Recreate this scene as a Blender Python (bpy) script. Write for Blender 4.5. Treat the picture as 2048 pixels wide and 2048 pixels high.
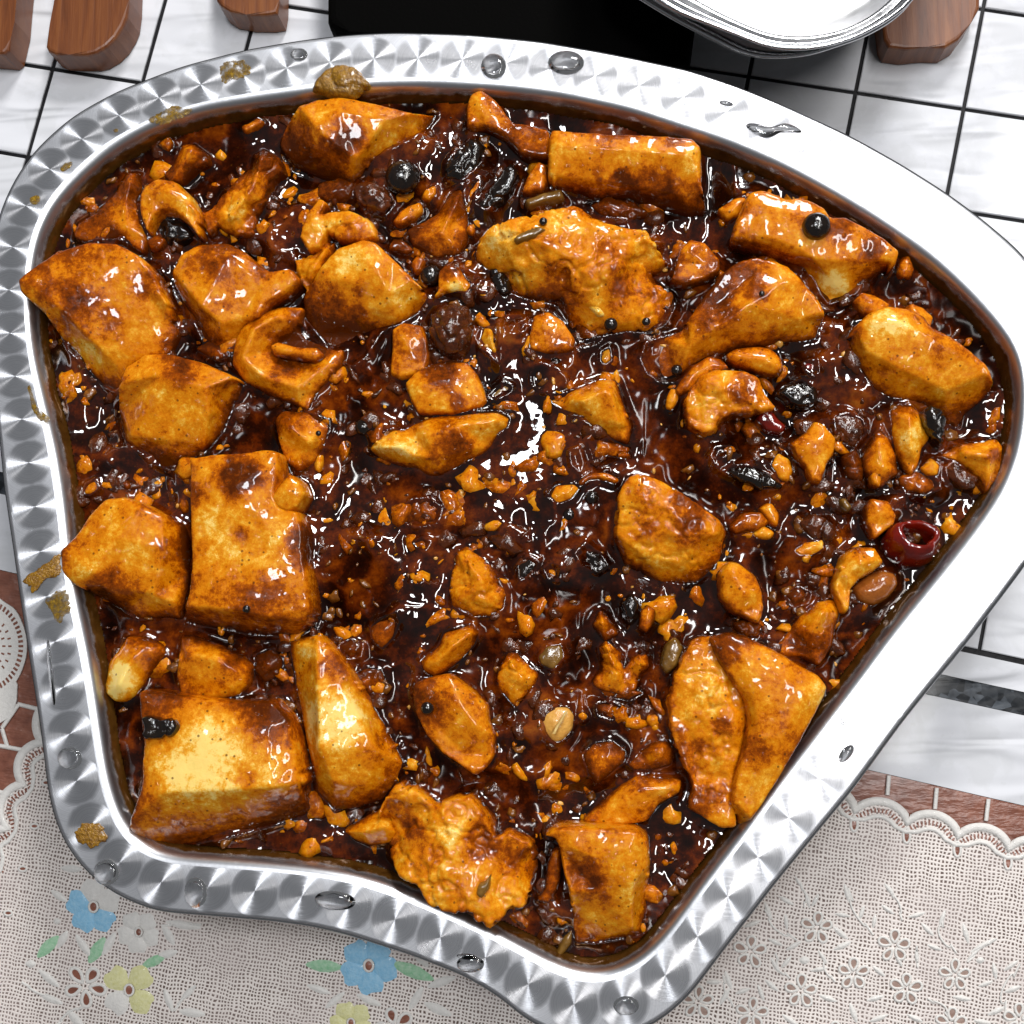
import bpy, bmesh, math, random
import numpy as np
from mathutils import Vector, Matrix
from mathutils.geometry import delaunay_2d_cdt

random.seed(7); rng = np.random.default_rng(7)
scene = bpy.context.scene
for o in list(bpy.data.objects): bpy.data.objects.remove(o)
COL = scene.collection

# ------------------------------------------------------------------ camera
RIM = 0.045            # height of the tray rim above the table
FPX = 2400.0           # focal length in photo pixels (photo 2048 wide)
DIST = 0.310
TILT = math.radians(8.5)
FAR = Vector((-0.541, 0.841))
FWD = Vector((math.sin(TILT)*FAR.x, math.sin(TILT)*FAR.y, -math.cos(TILT))).normalized()
CAM = Vector((0, 0, RIM)) - FWD*DIST
RIGHT = FWD.cross(Vector((0, 1, 0))).normalized()
UP = RIGHT.cross(FWD).normalized()
cam_d = bpy.data.cameras.new('camera'); cam = bpy.data.objects.new('camera', cam_d); COL.objects.link(cam)
m = Matrix.Identity(4)
for i in range(3):
    m[i][0] = RIGHT[i]; m[i][1] = UP[i]; m[i][2] = -FWD[i]; m[i][3] = CAM[i]
cam.matrix_world = m
cam_d.sensor_width = 36; cam_d.lens = 36*FPX/2048
cam_d.clip_start = 0.01; cam_d.clip_end = 50
scene.camera = cam

# ------------------------------------------------------------------ light of the room
w = bpy.data.worlds.new('World'); scene.world = w; w.use_nodes = True
bg = w.node_tree.nodes['Background']
bg.inputs[0].default_value = (0.93, 0.96, 1.0, 1); bg.inputs[1].default_value = 0.12

def area(name, loc, target, sx, sy, power, col):
    l = bpy.data.lights.new(name, 'AREA'); l.shape = 'RECTANGLE'; l.size = sx; l.size_y = sy
    l.energy = power; l.color = col
    o = bpy.data.objects.new(name, l); COL.objects.link(o); o.location = loc
    o.rotation_euler = (Vector(target)-Vector(loc)).to_track_quat('-Z', 'Y').to_euler()
    return o
tube = area('ceiling_tube_lamp', (0.43, 0.24, 1.02), (0.02, 0.0, 0.04), 0.07, 0.80, 6.8, (1.0, 0.98, 0.96))
tube.rotation_euler = (0, math.radians(12), math.radians(-15))
area('second_panel_lamp', (-0.073, 0.215, 1.15), (0.0, 0.0, 0.04), 0.17, 0.18, 4.6, (0.95, 0.97, 1.0))
area('kitchen_window_lamp', (0.30, 1.0, 0.82), (0.0, 0.0, 0.04), 0.27, 0.22, 12.0, (1.0, 0.985, 0.97))

scene.view_settings.view_transform = 'Standard'
scene.view_settings.look = 'None'
scene.view_settings.exposure = 0.0
scene.view_settings.gamma = 1.0
scene.cycles.max_bounces = 8
scene.cycles.caustics_reflective = False
scene.cycles.sample_clamp_indirect = 4.0

# ------------------------------------------------------------------ helpers
CW = 700/1932.0
OFF = dict(A=(0, 0), B=(680, 0), C=(1348, 0), D=(0, 680), E=(680, 680), F=(1348, 680), G=(0, 1348), H=(680, 1348), I=(1348, 1348), P=(0, 0))
def K(c, x, y):
    """photo detail coordinates -> photo pixel"""
    if c == 'P': return (x, y)
    ox, oy = OFF[c]; return (ox+x*CW, oy+y*CW)
_R = np.array(RIGHT); _U = np.array(UP); _F = np.array(FWD); _C = np.array(CAM)
def U(px, py, z):
    """point of the place at height z that the photo shows at that pixel (arrays allowed)"""
    px = np.asarray(px, float); py = np.asarray(py, float); z = np.asarray(z, float)
    d = _F[None]*FPX + np.multiply.outer(np.atleast_1d(px)-1024, _R) - np.multiply.outer(np.atleast_1d(py)-1024, _U)
    t = (np.atleast_1d(z)-_C[2])/d[:, 2]
    return _C[None] + d*t[:, None]
def V(px, py, z): return Vector(U(px, py, z)[0])

def _hash(ix, iy, iz, seed):
    h = (ix.astype(np.int64)*374761393 + iy.astype(np.int64)*668265263 + iz.astype(np.int64)*2147483647 + seed*1274126177) & 0xffffffff
    h = ((h ^ (h >> 13))*1274126177) & 0xffffffff
    h = ((h ^ (h >> 16))*2246822519) & 0xffffffff
    return ((h ^ (h >> 15)) & 0xffffff)/float(0xffffff)
def vnoise(p, seed=0):
    i = np.floor(p).astype(np.int64); f = p-i; u = f*f*f*(f*(f*6-15)+10)
    r = 0
    for dx in (0, 1):
        for dy in (0, 1):
            for dz in (0, 1):
                wgt = (u[:, 0] if dx else 1-u[:, 0])*(u[:, 1] if dy else 1-u[:, 1])*(u[:, 2] if dz else 1-u[:, 2])
                r = r+wgt*_hash(i[:, 0]+dx, i[:, 1]+dy, i[:, 2]+dz, seed)
    return r*2-1
def fbm(p, size, octv=3, seed=0, gain=.5):
    q = p/size; a = 1; s = 0; n = 0
    for k in range(octv):
        s = s+a*vnoise(q+17.3*k, seed+k*13); n += a; q = q*2.03; a *= gain
    return s/n

def new_mesh(name, verts, faces, mat=None, parent=None, smooth=True, attrs=None):
    me = bpy.data.meshes.new(name)
    me.from_pydata([tuple(map(float, v)) for v in verts], [], [tuple(int(i) for i in f) for f in faces])
    if attrs:
        for k, a in attrs.items():
            at = me.attributes.new(k, 'FLOAT', 'POINT'); at.data.foreach_set('value', np.asarray(a, np.float32))
    if smooth: me.polygons.foreach_set('use_smooth', [True]*len(me.polygons))
    if mat: me.materials.append(mat)
    me.update()
    o = bpy.data.objects.new(name, me); COL.objects.link(o)
    if parent: o.parent = parent
    return o
def tag(o, label=None, cat=None, group=None, kind=None):
    if label: o['label'] = label
    if cat: o['category'] = cat
    if group: o['group'] = group
    if kind: o['kind'] = kind
    return o
def empty(name, loc, label, cat, group=None):
    o = bpy.data.objects.new(name, None); COL.objects.link(o); o.location = loc; o.empty_display_size = .01
    return tag(o, label, cat, group)
def obj_bm(name, bm, mat, parent=None, smooth=False):
    me = bpy.data.meshes.new(name); bm.normal_update(); bm.to_mesh(me); bm.free()
    if smooth: me.polygons.foreach_set('use_smooth', [True]*len(me.polygons))
    me.materials.append(mat)
    o = bpy.data.objects.new(name, me); COL.objects.link(o)
    if parent:
        o.parent = parent; o.matrix_parent_inverse = Matrix.Translation(-Vector(parent.location))
    return o

def inside(poly, pts):
    x, y = pts[:, 0], pts[:, 1]; n = len(poly); c = np.zeros(len(pts), bool); j = n-1
    for i in range(n):
        xi, yi = poly[i]; xj, yj = poly[j]
        if yi != yj:
            k = ((yi > y) != (yj > y)) & (x < (xj-xi)*(y-yi)/(yj-yi)+xi); c ^= k
        j = i
    return c
def pdist(poly, pts):
    d = np.full(len(pts), 1e9); n = len(poly)
    for i in range(n):
        a = np.array(poly[i]); b = np.array(poly[(i+1) % n]); ab = b-a; l = ab@ab
        if l < 1e-12: continue
        t = np.clip(((pts-a)@ab)/l, 0, 1); q = pts-(a+t[:, None]*ab); d = np.minimum(d, np.hypot(q[:, 0], q[:, 1]))
    return d
def resample(poly, step=None, n=None, closed=True):
    p = np.array(poly, float); q = np.vstack([p, p[:1]]) if closed else p
    s = np.r_[0, np.cumsum(np.hypot(np.diff(q[:, 0]), np.diff(q[:, 1])))]
    if n is None: n = max(8, int(s[-1]/step))
    t = np.linspace(0, s[-1], n, endpoint=not closed)
    return np.stack([np.interp(t, s, q[:, k]) for k in range(q.shape[1])], 1)
def smooth_loop(p, it):
    for _ in range(it): p = .5*p+.25*(np.roll(p, 1, 0)+np.roll(p, -1, 0))
    return p

# ------------------------------------------------------------------ node helper
class N:
    def __init__(s, name):
        s.m = bpy.data.materials.new(name); s.m.use_nodes = True; s.t = s.m.node_tree
        s.b = s.t.nodes['Principled BSDF']; s.out = s.t.nodes['Material Output']
    def n(s, typ, **kw):
        x = s.t.nodes.new(typ)
        for k, v in kw.items(): setattr(x, k, v)
        return x
    def l(s, a, b): s.t.links.new(a, b)
    def set(s, **kw):
        names = dict(col='Base Color', rough='Roughness', metal='Metallic', ior='IOR', spec='Specular IOR Level', coat='Coat Weight', coatr='Coat Roughness',
                     sss='Subsurface Weight', trans='Transmission Weight', aniso='Anisotropic', sheen='Sheen Weight', alpha='Alpha')
        for k, v in kw.items():
            i = s.b.inputs[names[k]]
            if hasattr(v, 'links'): s.l(v, i)
            elif isinstance(v, tuple) and len(v) == 3: i.default_value = (*v, 1)
            else: i.default_value = v
        return s
    def coord(s, which='Object'): return s.n('ShaderNodeTexCoord').outputs[which]
    def mapping(s, vec, scale=(1, 1, 1), rot=(0, 0, 0)):
        mp = s.n('ShaderNodeMapping'); mp.inputs['Scale'].default_value = scale; mp.inputs['Rotation'].default_value = rot
        s.l(vec, mp.inputs['Vector']); return mp.outputs[0]
    def noise(s, scale, detail=3, rough=.55, vec=None, dist=0):
        x = s.n('ShaderNodeTexNoise'); x.inputs['Scale'].default_value = scale; x.inputs['Detail'].default_value = detail
        x.inputs['Roughness'].default_value = rough; x.inputs['Distortion'].default_value = dist
        s.l(vec if vec is not None else s.coord(), x.inputs['Vector']); return x.outputs[0]
    def voronoi(s, scale, vec=None, feature='F1', out='Distance', rnd=1.0):
        x = s.n('ShaderNodeTexVoronoi', feature=feature); x.inputs['Scale'].default_value = scale; x.inputs['Randomness'].default_value = rnd
        s.l(vec if vec is not None else s.coord(), x.inputs['Vector']); return x.outputs[out]
    def math(s, op, a, b=0.0, clamp=False):
        x = s.n('ShaderNodeMath', operation=op); x.use_clamp = clamp
        for i, v in enumerate((a, b)):
            if hasattr(v, 'links'): s.l(v, x.inputs[i])
            else: x.inputs[i].default_value = v
        return x.outputs[0]
    def vm(s, op, a, b=None):
        x = s.n('ShaderNodeVectorMath', operation=op); s.l(a, x.inputs[0])
        if b is not None:
            if hasattr(b, 'links'): s.l(b, x.inputs[1])
            else: x.inputs[1].default_value = b
        return x.outputs['Value'] if op in ('LENGTH', 'DOT_PRODUCT', 'DISTANCE') else x.outputs[0]
    def ramp(s, fac, stops, interp='LINEAR'):
        x = s.n('ShaderNodeValToRGB'); r = x.color_ramp; r.interpolation = interp
        while len(r.elements) < len(stops): r.elements.new(.5)
        for e, (p, c) in zip(r.elements, stops):
            e.position = p; e.color = (*c, 1) if isinstance(c, tuple) else (c, c, c, 1)
        s.l(fac, x.inputs[0]); return x.outputs[0]
    def mix(s, fac, a, b, typ='MIX'):
        x = s.n('ShaderNodeMix', data_type='RGBA', blend_type=typ)
        if hasattr(fac, 'links'): s.l(fac, x.inputs[0])
        else: x.inputs[0].default_value = fac
        for i, v in ((6, a), (7, b)):
            if hasattr(v, 'links'): s.l(v, x.inputs[i])
            else: x.inputs[i].default_value = (*v, 1) if len(v) == 3 else v
        return x.outputs[2]
    def attr(s, name, out='Fac'):
        x = s.n('ShaderNodeAttribute'); x.attribute_name = name; return x.outputs[out]
    def bump(s, h, dist, strength=1.0, normal=None):
        x = s.n('ShaderNodeBump'); x.inputs['Strength'].default_value = strength; x.inputs['Distance'].default_value = dist
        s.l(h, x.inputs['Height'])
        if normal is not None: s.l(normal, x.inputs['Normal'])
        s.l(x.outputs[0], s.b.inputs['Normal']); return x.outputs[0]

# ------------------------------------------------------------------ materials
def tofu_material():
    s = N('tofu')
    st = s.attr('stain'); co = s.coord()
    n1 = s.noise(260, 5, .62); n2 = s.noise(1100, 4, .6)
    n3 = s.noise(700, 9, .82); n4 = s.noise(120, 3, .6)
    v = s.math('ADD', st, s.math('MULTIPLY', s.math('SUBTRACT', n1, .5), .62))
    v = s.math('ADD', v, s.math('MULTIPLY', s.math('SUBTRACT', n3, .5), 1.35))
    v = s.math('ADD', v, s.math('MULTIPLY', s.math('SUBTRACT', n4, .5), .35))
    col = s.ramp(v, [(0.0, (.84, .60, .17)), (.15, (.74, .35, .022)), (.30, (.63, .215, .0032)), (.48, (.54, .148, .0015)), (.56, (.37, .082, .0010)), (.70, (.22, .041, .0006)), (.95, (.075, .013, .0004))])
    dots = s.voronoi(520, out='Distance'); sel = s.voronoi(520, out='Color')
    sep = s.n('ShaderNodeSeparateColor'); s.l(sel, sep.inputs[0])
    dmask = s.math('MULTIPLY', s.math('LESS_THAN', dots, .17), s.math('GREATER_THAN', sep.outputs[0], .72))
    dmask = s.math('MULTIPLY', dmask, .75)
    col = s.mix(dmask, col, (.10, .025, .003))
    s.set(col=col, rough=s.ramp(v, [(.15, .38), (.6, .2)]), coat=.45, coatr=.03, spec=.06)
    s.b.inputs['Subsurface Weight'].default_value = .25
    s.b.inputs['Subsurface Radius'].default_value = (.004, .002, .0008); s.b.inputs['Subsurface Scale'].default_value = 1.0
    h = s.math('ADD', s.math('MULTIPLY', s.noise(420, 4, .6), 1.0), s.math('MULTIPLY', s.noise(1500, 3, .6), .35))
    s.bump(h, .0010, .18)
    cb = s.n('ShaderNodeBump'); cb.inputs['Strength'].default_value = .7; cb.inputs['Distance'].default_value = .0018
    s.l(s.math('ADD', s.ramp(s.noise(330, 2, .5), [(.58, 0.0), (.70, .5)]), s.math('MULTIPLY', s.noise(110, 1, .5), .8)), cb.inputs['Height']); s.l(cb.outputs[0], s.b.inputs['Coat Normal'])
    return s.m
def sauce_material():
    s = N('chili_sauce')
    n1 = s.noise(95, 4, .6); n2 = s.noise(420, 6, .7); n3 = s.noise(1500, 4, .7)
    hgt = s.attr('lump')
    v = s.math('ADD', s.math('MULTIPLY', n1, .6), s.math('MULTIPLY', n2, .4))
    v = s.math('ADD', v, s.math('MULTIPLY', hgt, .12))
    v = s.math('ADD', v, s.math('MULTIPLY', s.math('SUBTRACT', n3, .5), .12))
    col = s.ramp(v, [(.38, (.0055, .0010, .0002)), (.50, (.020, .0028, .0003)), (.60, (.072, .0100, .0004)), (.73, (.18, .034, .0010)), (.9, (.30, .10, .007))])
    fl = s.n('ShaderNodeTexNoise'); fl.inputs['Scale'].default_value = 950; fl.inputs['Detail'].default_value = 5; fl.inputs['Roughness'].default_value = .7; s.l(s.coord(), fl.inputs['Vector'])
    fm = s.ramp(fl.outputs[0], [(.63, 0.0), (.68, 1.0)])
    fm = s.math('MULTIPLY', fm, s.ramp(n1, [(.45, .15), (.65, .8)]))
    col = s.mix(s.math('MULTIPLY', fm, .55), col, (.30, .115, .013))
    gm = s.attr('gloss')
    s.set(col=col, rough=s.ramp(gm, [(0, .13), (1, .045)]), spec=s.ramp(gm, [(0, .05), (1, .85)]), coat=.0)
    h = s.math('ADD', s.math('MULTIPLY', s.noise(130, 0, .40), 1.0), s.math('MULTIPLY', s.noise(420, 1, .5), .12))
    h = s.math('MULTIPLY', h, s.ramp(gm, [(0, .45), (1, 1.0)]))
    s.bump(h, .0024, .24)
    return s.m
def simple(name, col, col2=None, rough=.35, scale=600, coat=.4, bump=.0004, spec=.5, metal=0.0, bs=None):
    s = N(name); n1 = s.noise(scale, 4, .6)
    c = s.ramp(n1, [(.3, col), (.7, col2 or col)])
    s.set(col=c, rough=rough, coat=coat, coatr=.05, spec=spec, metal=metal)
    if bump: s.bump(s.noise(bs or scale*1.7, 3, .6), bump, .6)
    return s.m
def swirl_steel():
    s = N('engine_turned_steel')
    geo = s.n('ShaderNodeNewGeometry'); P = s.coord('Object')
    c0 = s.attr('swirl_a', 'Vector'); c1 = s.attr('swirl_b', 'Vector')
    wob = s.math('MULTIPLY', s.math('SUBTRACT', s.noise(900, 3), .5), .0007)
    d0 = s.math('ADD', s.vm('DISTANCE', P, c0), wob); d1 = s.math('ADD', s.vm('DISTANCE', P, c1), wob); useb = s.math('LESS_THAN', d1, .0063)
    dmin = s.math('MINIMUM', d0, d1)
    plain = s.ramp(s.math('DIVIDE', dmin, .010), [(.56, 0.0), (.67, 1.0)])
    mx = s.n('ShaderNodeMix', data_type='VECTOR'); s.l(useb, mx.inputs[0]); s.l(c0, mx.inputs[4]); s.l(c1, mx.inputs[5])
    rel = s.vm('SUBTRACT', P, mx.outputs[1])
    tan = s.vm('NORMALIZE', rel)
    s.l(tan, s.b.inputs['Tangent'])
    dist = s.vm('LENGTH', rel)
    # concentric scratches of the polishing tool
    sc_ = s.n('ShaderNodeTexNoise', noise_dimensions='1D'); sc_.inputs['Scale'].default_value = 5200; sc_.inputs['Detail'].default_value = 2
    s.l(dist, sc_.inputs['W'])
    g = s.noise(120, 3)
    col = s.mix(s.math('MULTIPLY', sc_.outputs[0], 1.0), (.50, .51, .545), (.90, .91, .94))
    col = s.mix(s.math('MULTIPLY', g, .25), col, (.45, .45, .48))
    s.set(col=col, metal=1.0, rough=s.ramp(g, [(.3, .27), (.7, .31)]), aniso=.95)
    nb = s.bump(s.math('ADD', sc_.outputs[0], s.math('MULTIPLY', s.noise(700, 2), .3)), .00005, .5)
    iso = s.n('ShaderNodeBsdfPrincipled'); iso.inputs['Metallic'].default_value = 1; iso.inputs['Roughness'].default_value = .42; s.l(col, iso.inputs['Base Color']); s.l(nb, iso.inputs['Normal'])
    ms = s.n('ShaderNodeMixShader'); s.l(s.math('ADD', s.math('MULTIPLY', plain, .65), .25), ms.inputs[0]); s.l(s.b.outputs[0], ms.inputs[1]); s.l(iso.outputs[0], ms.inputs[2]); s.l(ms.outputs[0], s.out.inputs[0])
    return s.m
def plain_steel(name, rough=.18, col=(.62, .63, .65)):
    s = N(name); g = s.noise(90, 4)
    s.set(col=s.mix(g, col, tuple(c*.8 for c in col)), metal=1.0, rough=s.ramp(g, [(.3, rough*.8), (.7, rough*1.4)]))
    s.bump(s.noise(500, 3), .0001, .3)
    return s.m
def bowl_material():
    s = N('satin_steel_with_oil_film'); g = s.noise(90, 4); g2 = s.noise(240, 5, .65)
    sep = s.n('ShaderNodeSeparateXYZ'); s.l(s.coord(), sep.inputs[0])
    z = s.math('MULTIPLY', s.math('SUBTRACT', sep.outputs[2], RIM-.0035), 500)
    f = s.math('ADD', z, s.math('MULTIPLY', s.math('SUBTRACT', g2, .5), 1.6))
    k = s.ramp(f, [(.0, 1.0), (.6, 0.0)])
    c = s.mix(k, (.60, .61, .635), s_mix(s, g2))
    s.set(col=c, metal=s.ramp(k, [(0, 1.0), (1, .55)]), rough=s.ramp(k, [(0, .36), (1, .2)]))
    s.bump(s.noise(500, 3), .0001, .3); return s.m
def s_mix(s, g): return s.ramp(g, [(.3, (.085, .030, .004)), (.7, (.20, .085, .014))])
def wood_material():
    s = N('dark_varnished_wood')
    vec = s.mapping(s.coord(), (420, 28, 60), (0, 0, .12))
    g = s.noise(1.0, 6, .65, vec, .6); big = s.noise(30, 3)
    c = s.ramp(g, [(.25, (.065, .015, .003)), (.48, (.16, .044, .008)), (.75, (.26, .088, .018))])
    c = s.mix(s.ramp(big, [(.35, 0.0), (.8, .5)]), c, (.12, .033, .008))
    s.set(col=c, rough=.42, coat=.15, coatr=.2); s.bump(g, .0003, .5)
    return s.m
def tile_material():
    s = N('white_tile_vinyl')
    m1 = s.noise(75, 5, .6, dist=.4); m2 = s.noise(40, 3)
    rp = s.ramp(m1, [(.46, 0.0), (.54, 1.0)])
    c = s.mix(s.math('MULTIPLY', rp, .5), (.64, .65, .685), (.56, .57, .59))
    c = s.mix(s.math('MULTIPLY', s.math('GREATER_THAN', s.noise(230, 3), .66), .4), c, (.58, .59, .61))
    s.set(col=c, rough=.45, coat=.16, coatr=.07, spec=.08)
    wv = s.noise(1.0, 1, .4, s.mapping(s.coord('Object'), (26, 110, 38), (0, 0, .2)), .8)
    s.bump(wv, .0038, .8)
    return s.m
def weave_material():
    s = N('lace_linen')
    co = s.mapping(s.coord(), (1, 1, 1), (0, 0, math.radians(9)))
    nz = s.noise(140, 2); off = s.vm('SCALE', co); 
    dv = s.n('ShaderNodeTexNoise'); dv.inputs['Scale'].default_value = 220; s.l(co, dv.inputs['Vector'])
    sc = s.n('ShaderNodeVectorMath', operation='SCALE'); s.l(dv.outputs['Color'], sc.inputs[0]); sc.inputs['Scale'].default_value = .0020
    co2 = s.vm('ADD', co, sc.outputs[0])
    sep = s.n('ShaderNodeSeparateXYZ'); s.l(co2, sep.inputs[0])
    k = 2*math.pi/.00104
    wx = s.math('SINE', s.math('MULTIPLY', sep.outputs[0], k)); wy = s.math('SINE', s.math('MULTIPLY', sep.outputs[1], k))
    hx = s.math('MULTIPLY', s.math('ADD', wx, 1), .5); hy = s.math('MULTIPLY', s.math('ADD', wy, 1), .5)
    th = s.math('MAXIMUM', hx, hy)
    th = s.math('ADD', th, s.math('MULTIPLY', s.math('SUBTRACT', s.noise(420, 4), .5), .8))
    c = s.ramp(th, [(.32, (.09, .055, .042)), (.50, (.45, .37, .335)), (.74, (.78, .72, .68))])
    c = s.mix(s.ramp(s.noise(55, 3), [(.35, 0.0), (.75, .45)]), c, (.52, .44, .42))
    s.set(col=c, rough=.55, coat=.12, coatr=.25)
    s.bump(th, .0003, .5)
    return s.m
def slate_material():
    s = N('slate_print'); v = s.voronoi(420, out='Color'); sep = s.n('ShaderNodeSeparateColor'); s.l(v, sep.inputs[0])
    c = s.ramp(s.math('ADD', s.math('MULTIPLY', sep.outputs[0], .5), s.math('MULTIPLY', s.noise(300, 4), .5)), [(.3, (.006, .008, .011)), (.6, (.026, .031, .038)), (.85, (.11, .125, .145))])
    s.set(col=c, rough=.45, coat=.12, coatr=.08, spec=.2)
    s.bump(s.noise(1.0, 2, .5, s.mapping(s.coord('Object'), (60, 190, 38), (0, 0, .2)), 1.0), .0028, .5)
    return s.m
def brown_material():
    s = N('brown_vinyl'); g = s.noise(260, 5, .65)
    s.set(col=s.ramp(g, [(.3, (.16, .055, .035)), (.6, (.25, .095, .06)), (.8, (.36, .17, .12))]), rough=.35, coat=.5, coatr=.1)
    s.bump(s.noise(1.0, 3, .5, s.mapping(s.coord('Object'), (150, 420, 60), (0, 0, .3))), .0016, .6)
    return s.m
def water_material():
    s = N('clear_water'); s.set(col=(1, 1, 1), rough=.0, trans=1.0, ior=1.33); return s.m
MT = tofu_material(); MS = sauce_material(); MSW = swirl_steel(); MPS = plain_steel('polished_steel', .16); MBR = plain_steel('brushed_steel', .38, (.86, .865, .88))
MWOOD = wood_material(); MTILE = tile_material(); MWEAVE = weave_material(); MSLATE = slate_material(); MBROWN = brown_material(); MWATER = water_material()
MBLK = simple('matte_black_iron', (.0012, .0011, .001), rough=.8, coat=0, bump=.0003, spec=.03)
MJOINT = simple('black_joint', (.008, .008, .009), (.014, .014, .016), rough=.5, scale=300, coat=0, spec=.15)
MBEAN = simple('black_bean_skin', (.0035, .002, .0015), (.012, .006, .003), rough=.08, scale=500, coat=.6, bump=.0004)
MCHILI = simple('red_chili_skin', (.085, .0035, .0012), (.19, .008, .002), rough=.12, scale=200, coat=.6, bump=.0004)
MGARL = simple('pale_garlic', (.52, .33, .10), (.72, .52, .2), rough=.25, scale=420)
MSCAL = simple('stewed_scallion', (.10, .045, .006), (.22, .11, .018), rough=.2, scale=320)
MNUT = simple('peanut', (.55, .25, .04), (.70, .38, .08), rough=.28, scale=500)
MMEAT = simple('stewed_meat', (.022, .0045, .001), (.11, .024, .004), rough=.12, scale=400, bump=.0008)
MSMEAR = simple('yellow_sauce_smear', (.13, .050, .003), (.36, .18, .008), rough=.2, scale=900, bump=.001)
def film_material():
    s = N('thin_yellow_oil_film'); n1 = s.noise(420, 6, .7); n2 = s.noise(1400, 4, .7)
    s.set(col=s.ramp(n2, [(.3, (.13, .060, .004)), (.7, (.38, .23, .02))]), rough=.2, coat=.4)
    s.set(alpha=s.ramp(s.math('ADD', n1, s.math('MULTIPLY', s.math('SUBTRACT', n2, .5), .5)), [(.36, .08), (.66, .85)])); s.bump(n2, .0003, .4); return s.m
MFILM = film_material()
MTHREAD = simple('white_embroidery', (.66, .64, .61), (.74, .72, .69), rough=.6, scale=900, coat=.05, bump=.0004)
MBLUE = simple('blue_embroidery', (.20, .46, .68), (.32, .56, .74), rough=.6, scale=900, coat=.05)
MYEL = simple('yellow_embroidery', (.60, .58, .26), (.70, .68, .40), rough=.6, scale=900, coat=.05)
MGREEN = simple('green_embroidery', (.22, .48, .27), (.42, .60, .44), rough=.6, scale=900, coat=.05)
MHOLE = simple('brown_vinyl_glare', (.24, .15, .12), (.34, .24, .20), rough=.5, scale=400, coat=0)  # brown vinyl in right-hand eyelets, film glare painted in as a paler colour

# ================================================================== TABLE (printed vinyl tablecloth)
def prism(name, pts2, z0, z1, mat, parent=None, bev=0.0, seg=2, smooth=False, pix=True, taper=0.0):
    """polygon (photo pixels at height z1) -> solid between z0 and z1"""
    top = [V(x, y, z1) for x, y in pts2] if pix else [Vector((x, y, z1)) for x, y in pts2]
    a = sum(top[i].x*top[(i+1) % len(top)].y-top[(i+1) % len(top)].x*top[i].y for i in range(len(top)))
    if a < 0: top.reverse()
    bm = bmesh.new(); vt = [bm.verts.new(p) for p in top]; vb = [bm.verts.new((p.x, p.y, z0)) for p in top]
    ft = bm.faces.new(vt); bm.faces.new(vb[::-1])
    for i in range(len(vt)):
        j = (i+1) % len(vt); bm.faces.new((vt[j], vt[i], vb[i], vb[j]))
    if bev: bmesh.ops.bevel(bm, geom=list(ft.edges), offset=bev, segments=seg, affect='EDGES', profile=.5)
    return obj_bm(name, bm, mat, parent, smooth)

bm = bmesh.new()
for x, y in ((-1.2, -1.2), (1.2, -1.2), (1.2, 1.2), (-1.2, 1.2)): bm.verts.new((x, y, -.0010))
bm.faces.new(bm.verts)
tabletop = obj_bm('tabletop', bm, MJOINT); tag(tabletop, 'dark backing of the tablecloth showing as black joints', kind='structure')

# joints of the tile print: x = x0 + s*y ; y = ya + (yb-ya)*x/2048
vx = [(-428, -.318), (-236, -.308), (-46, -.298), (144, -.287), (330, -.279), (518, -.268), (714, -.258), (912, -.248), (1112, -.238), (1316, -.224), (1529, -.206), (1748, -.198), (1970, -.194), (2196, -.182), (2425, -.17)]
hy = [(-470, -170), (-270, 30), (-75, 236), (121, 442), (304, 655), (492, 872), (684, 1094), (880, 1322)]
def meet(v, h):
    x0, s = v; ya, yb = h; k = (yb-ya)/2048
    y = (ya+k*x0)/(1-k*s); return np.array((x0+s*y, y))
def inset(q, d):
    q = np.array(q); c = q.mean(0); out = []
    for i in range(4):
        a = q[i]; p = q[i-1]-a; n = q[(i+1) % 4]-a; p = p/np.linalg.norm(p); n = n/np.linalg.norm(n)
        out.append(a+(p+n)*d)
    return out
rows = list(range(len(hy)-1))
for i in range(len(vx)-1):
    for j in rows:
        q = [meet(vx[i], hy[j]), meet(vx[i+1], hy[j]), meet(vx[i+1], hy[j+1]), meet(vx[i], hy[j+1])]
        prism('tile', inset(q, 4.0), -.0008, 0, MTILE, tabletop, bev=.00025, seg=1)
def strip(name, a, b, mat, z=0.0):
    return prism(name, [(-500, a[0]-.243*(a[1]-a[0])), (2550, a[1]+.245*(a[1]-a[0])), (2550, b[1]+.245*(b[1]-b[0])), (-500, b[0]-.243*(b[1]-b[0]))], -.0009, z, mat, tabletop)
strip('plain_band', (887, 1330), (943, 1384), MTILE)
strip('slate_band', (944, 1385), (986, 1430), MSLATE)
strip('marble_band', (987, 1431), (1139, 1611), MTILE)
strip('brown_band', (1140, 1612), (1560, 2040), MBROWN)
prism('brown_ground', [(-700, 1400), (2700, 2020), (2700, 3000), (-700, 3000)], -.0009, -.0002, MBROWN, tabletop)

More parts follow.
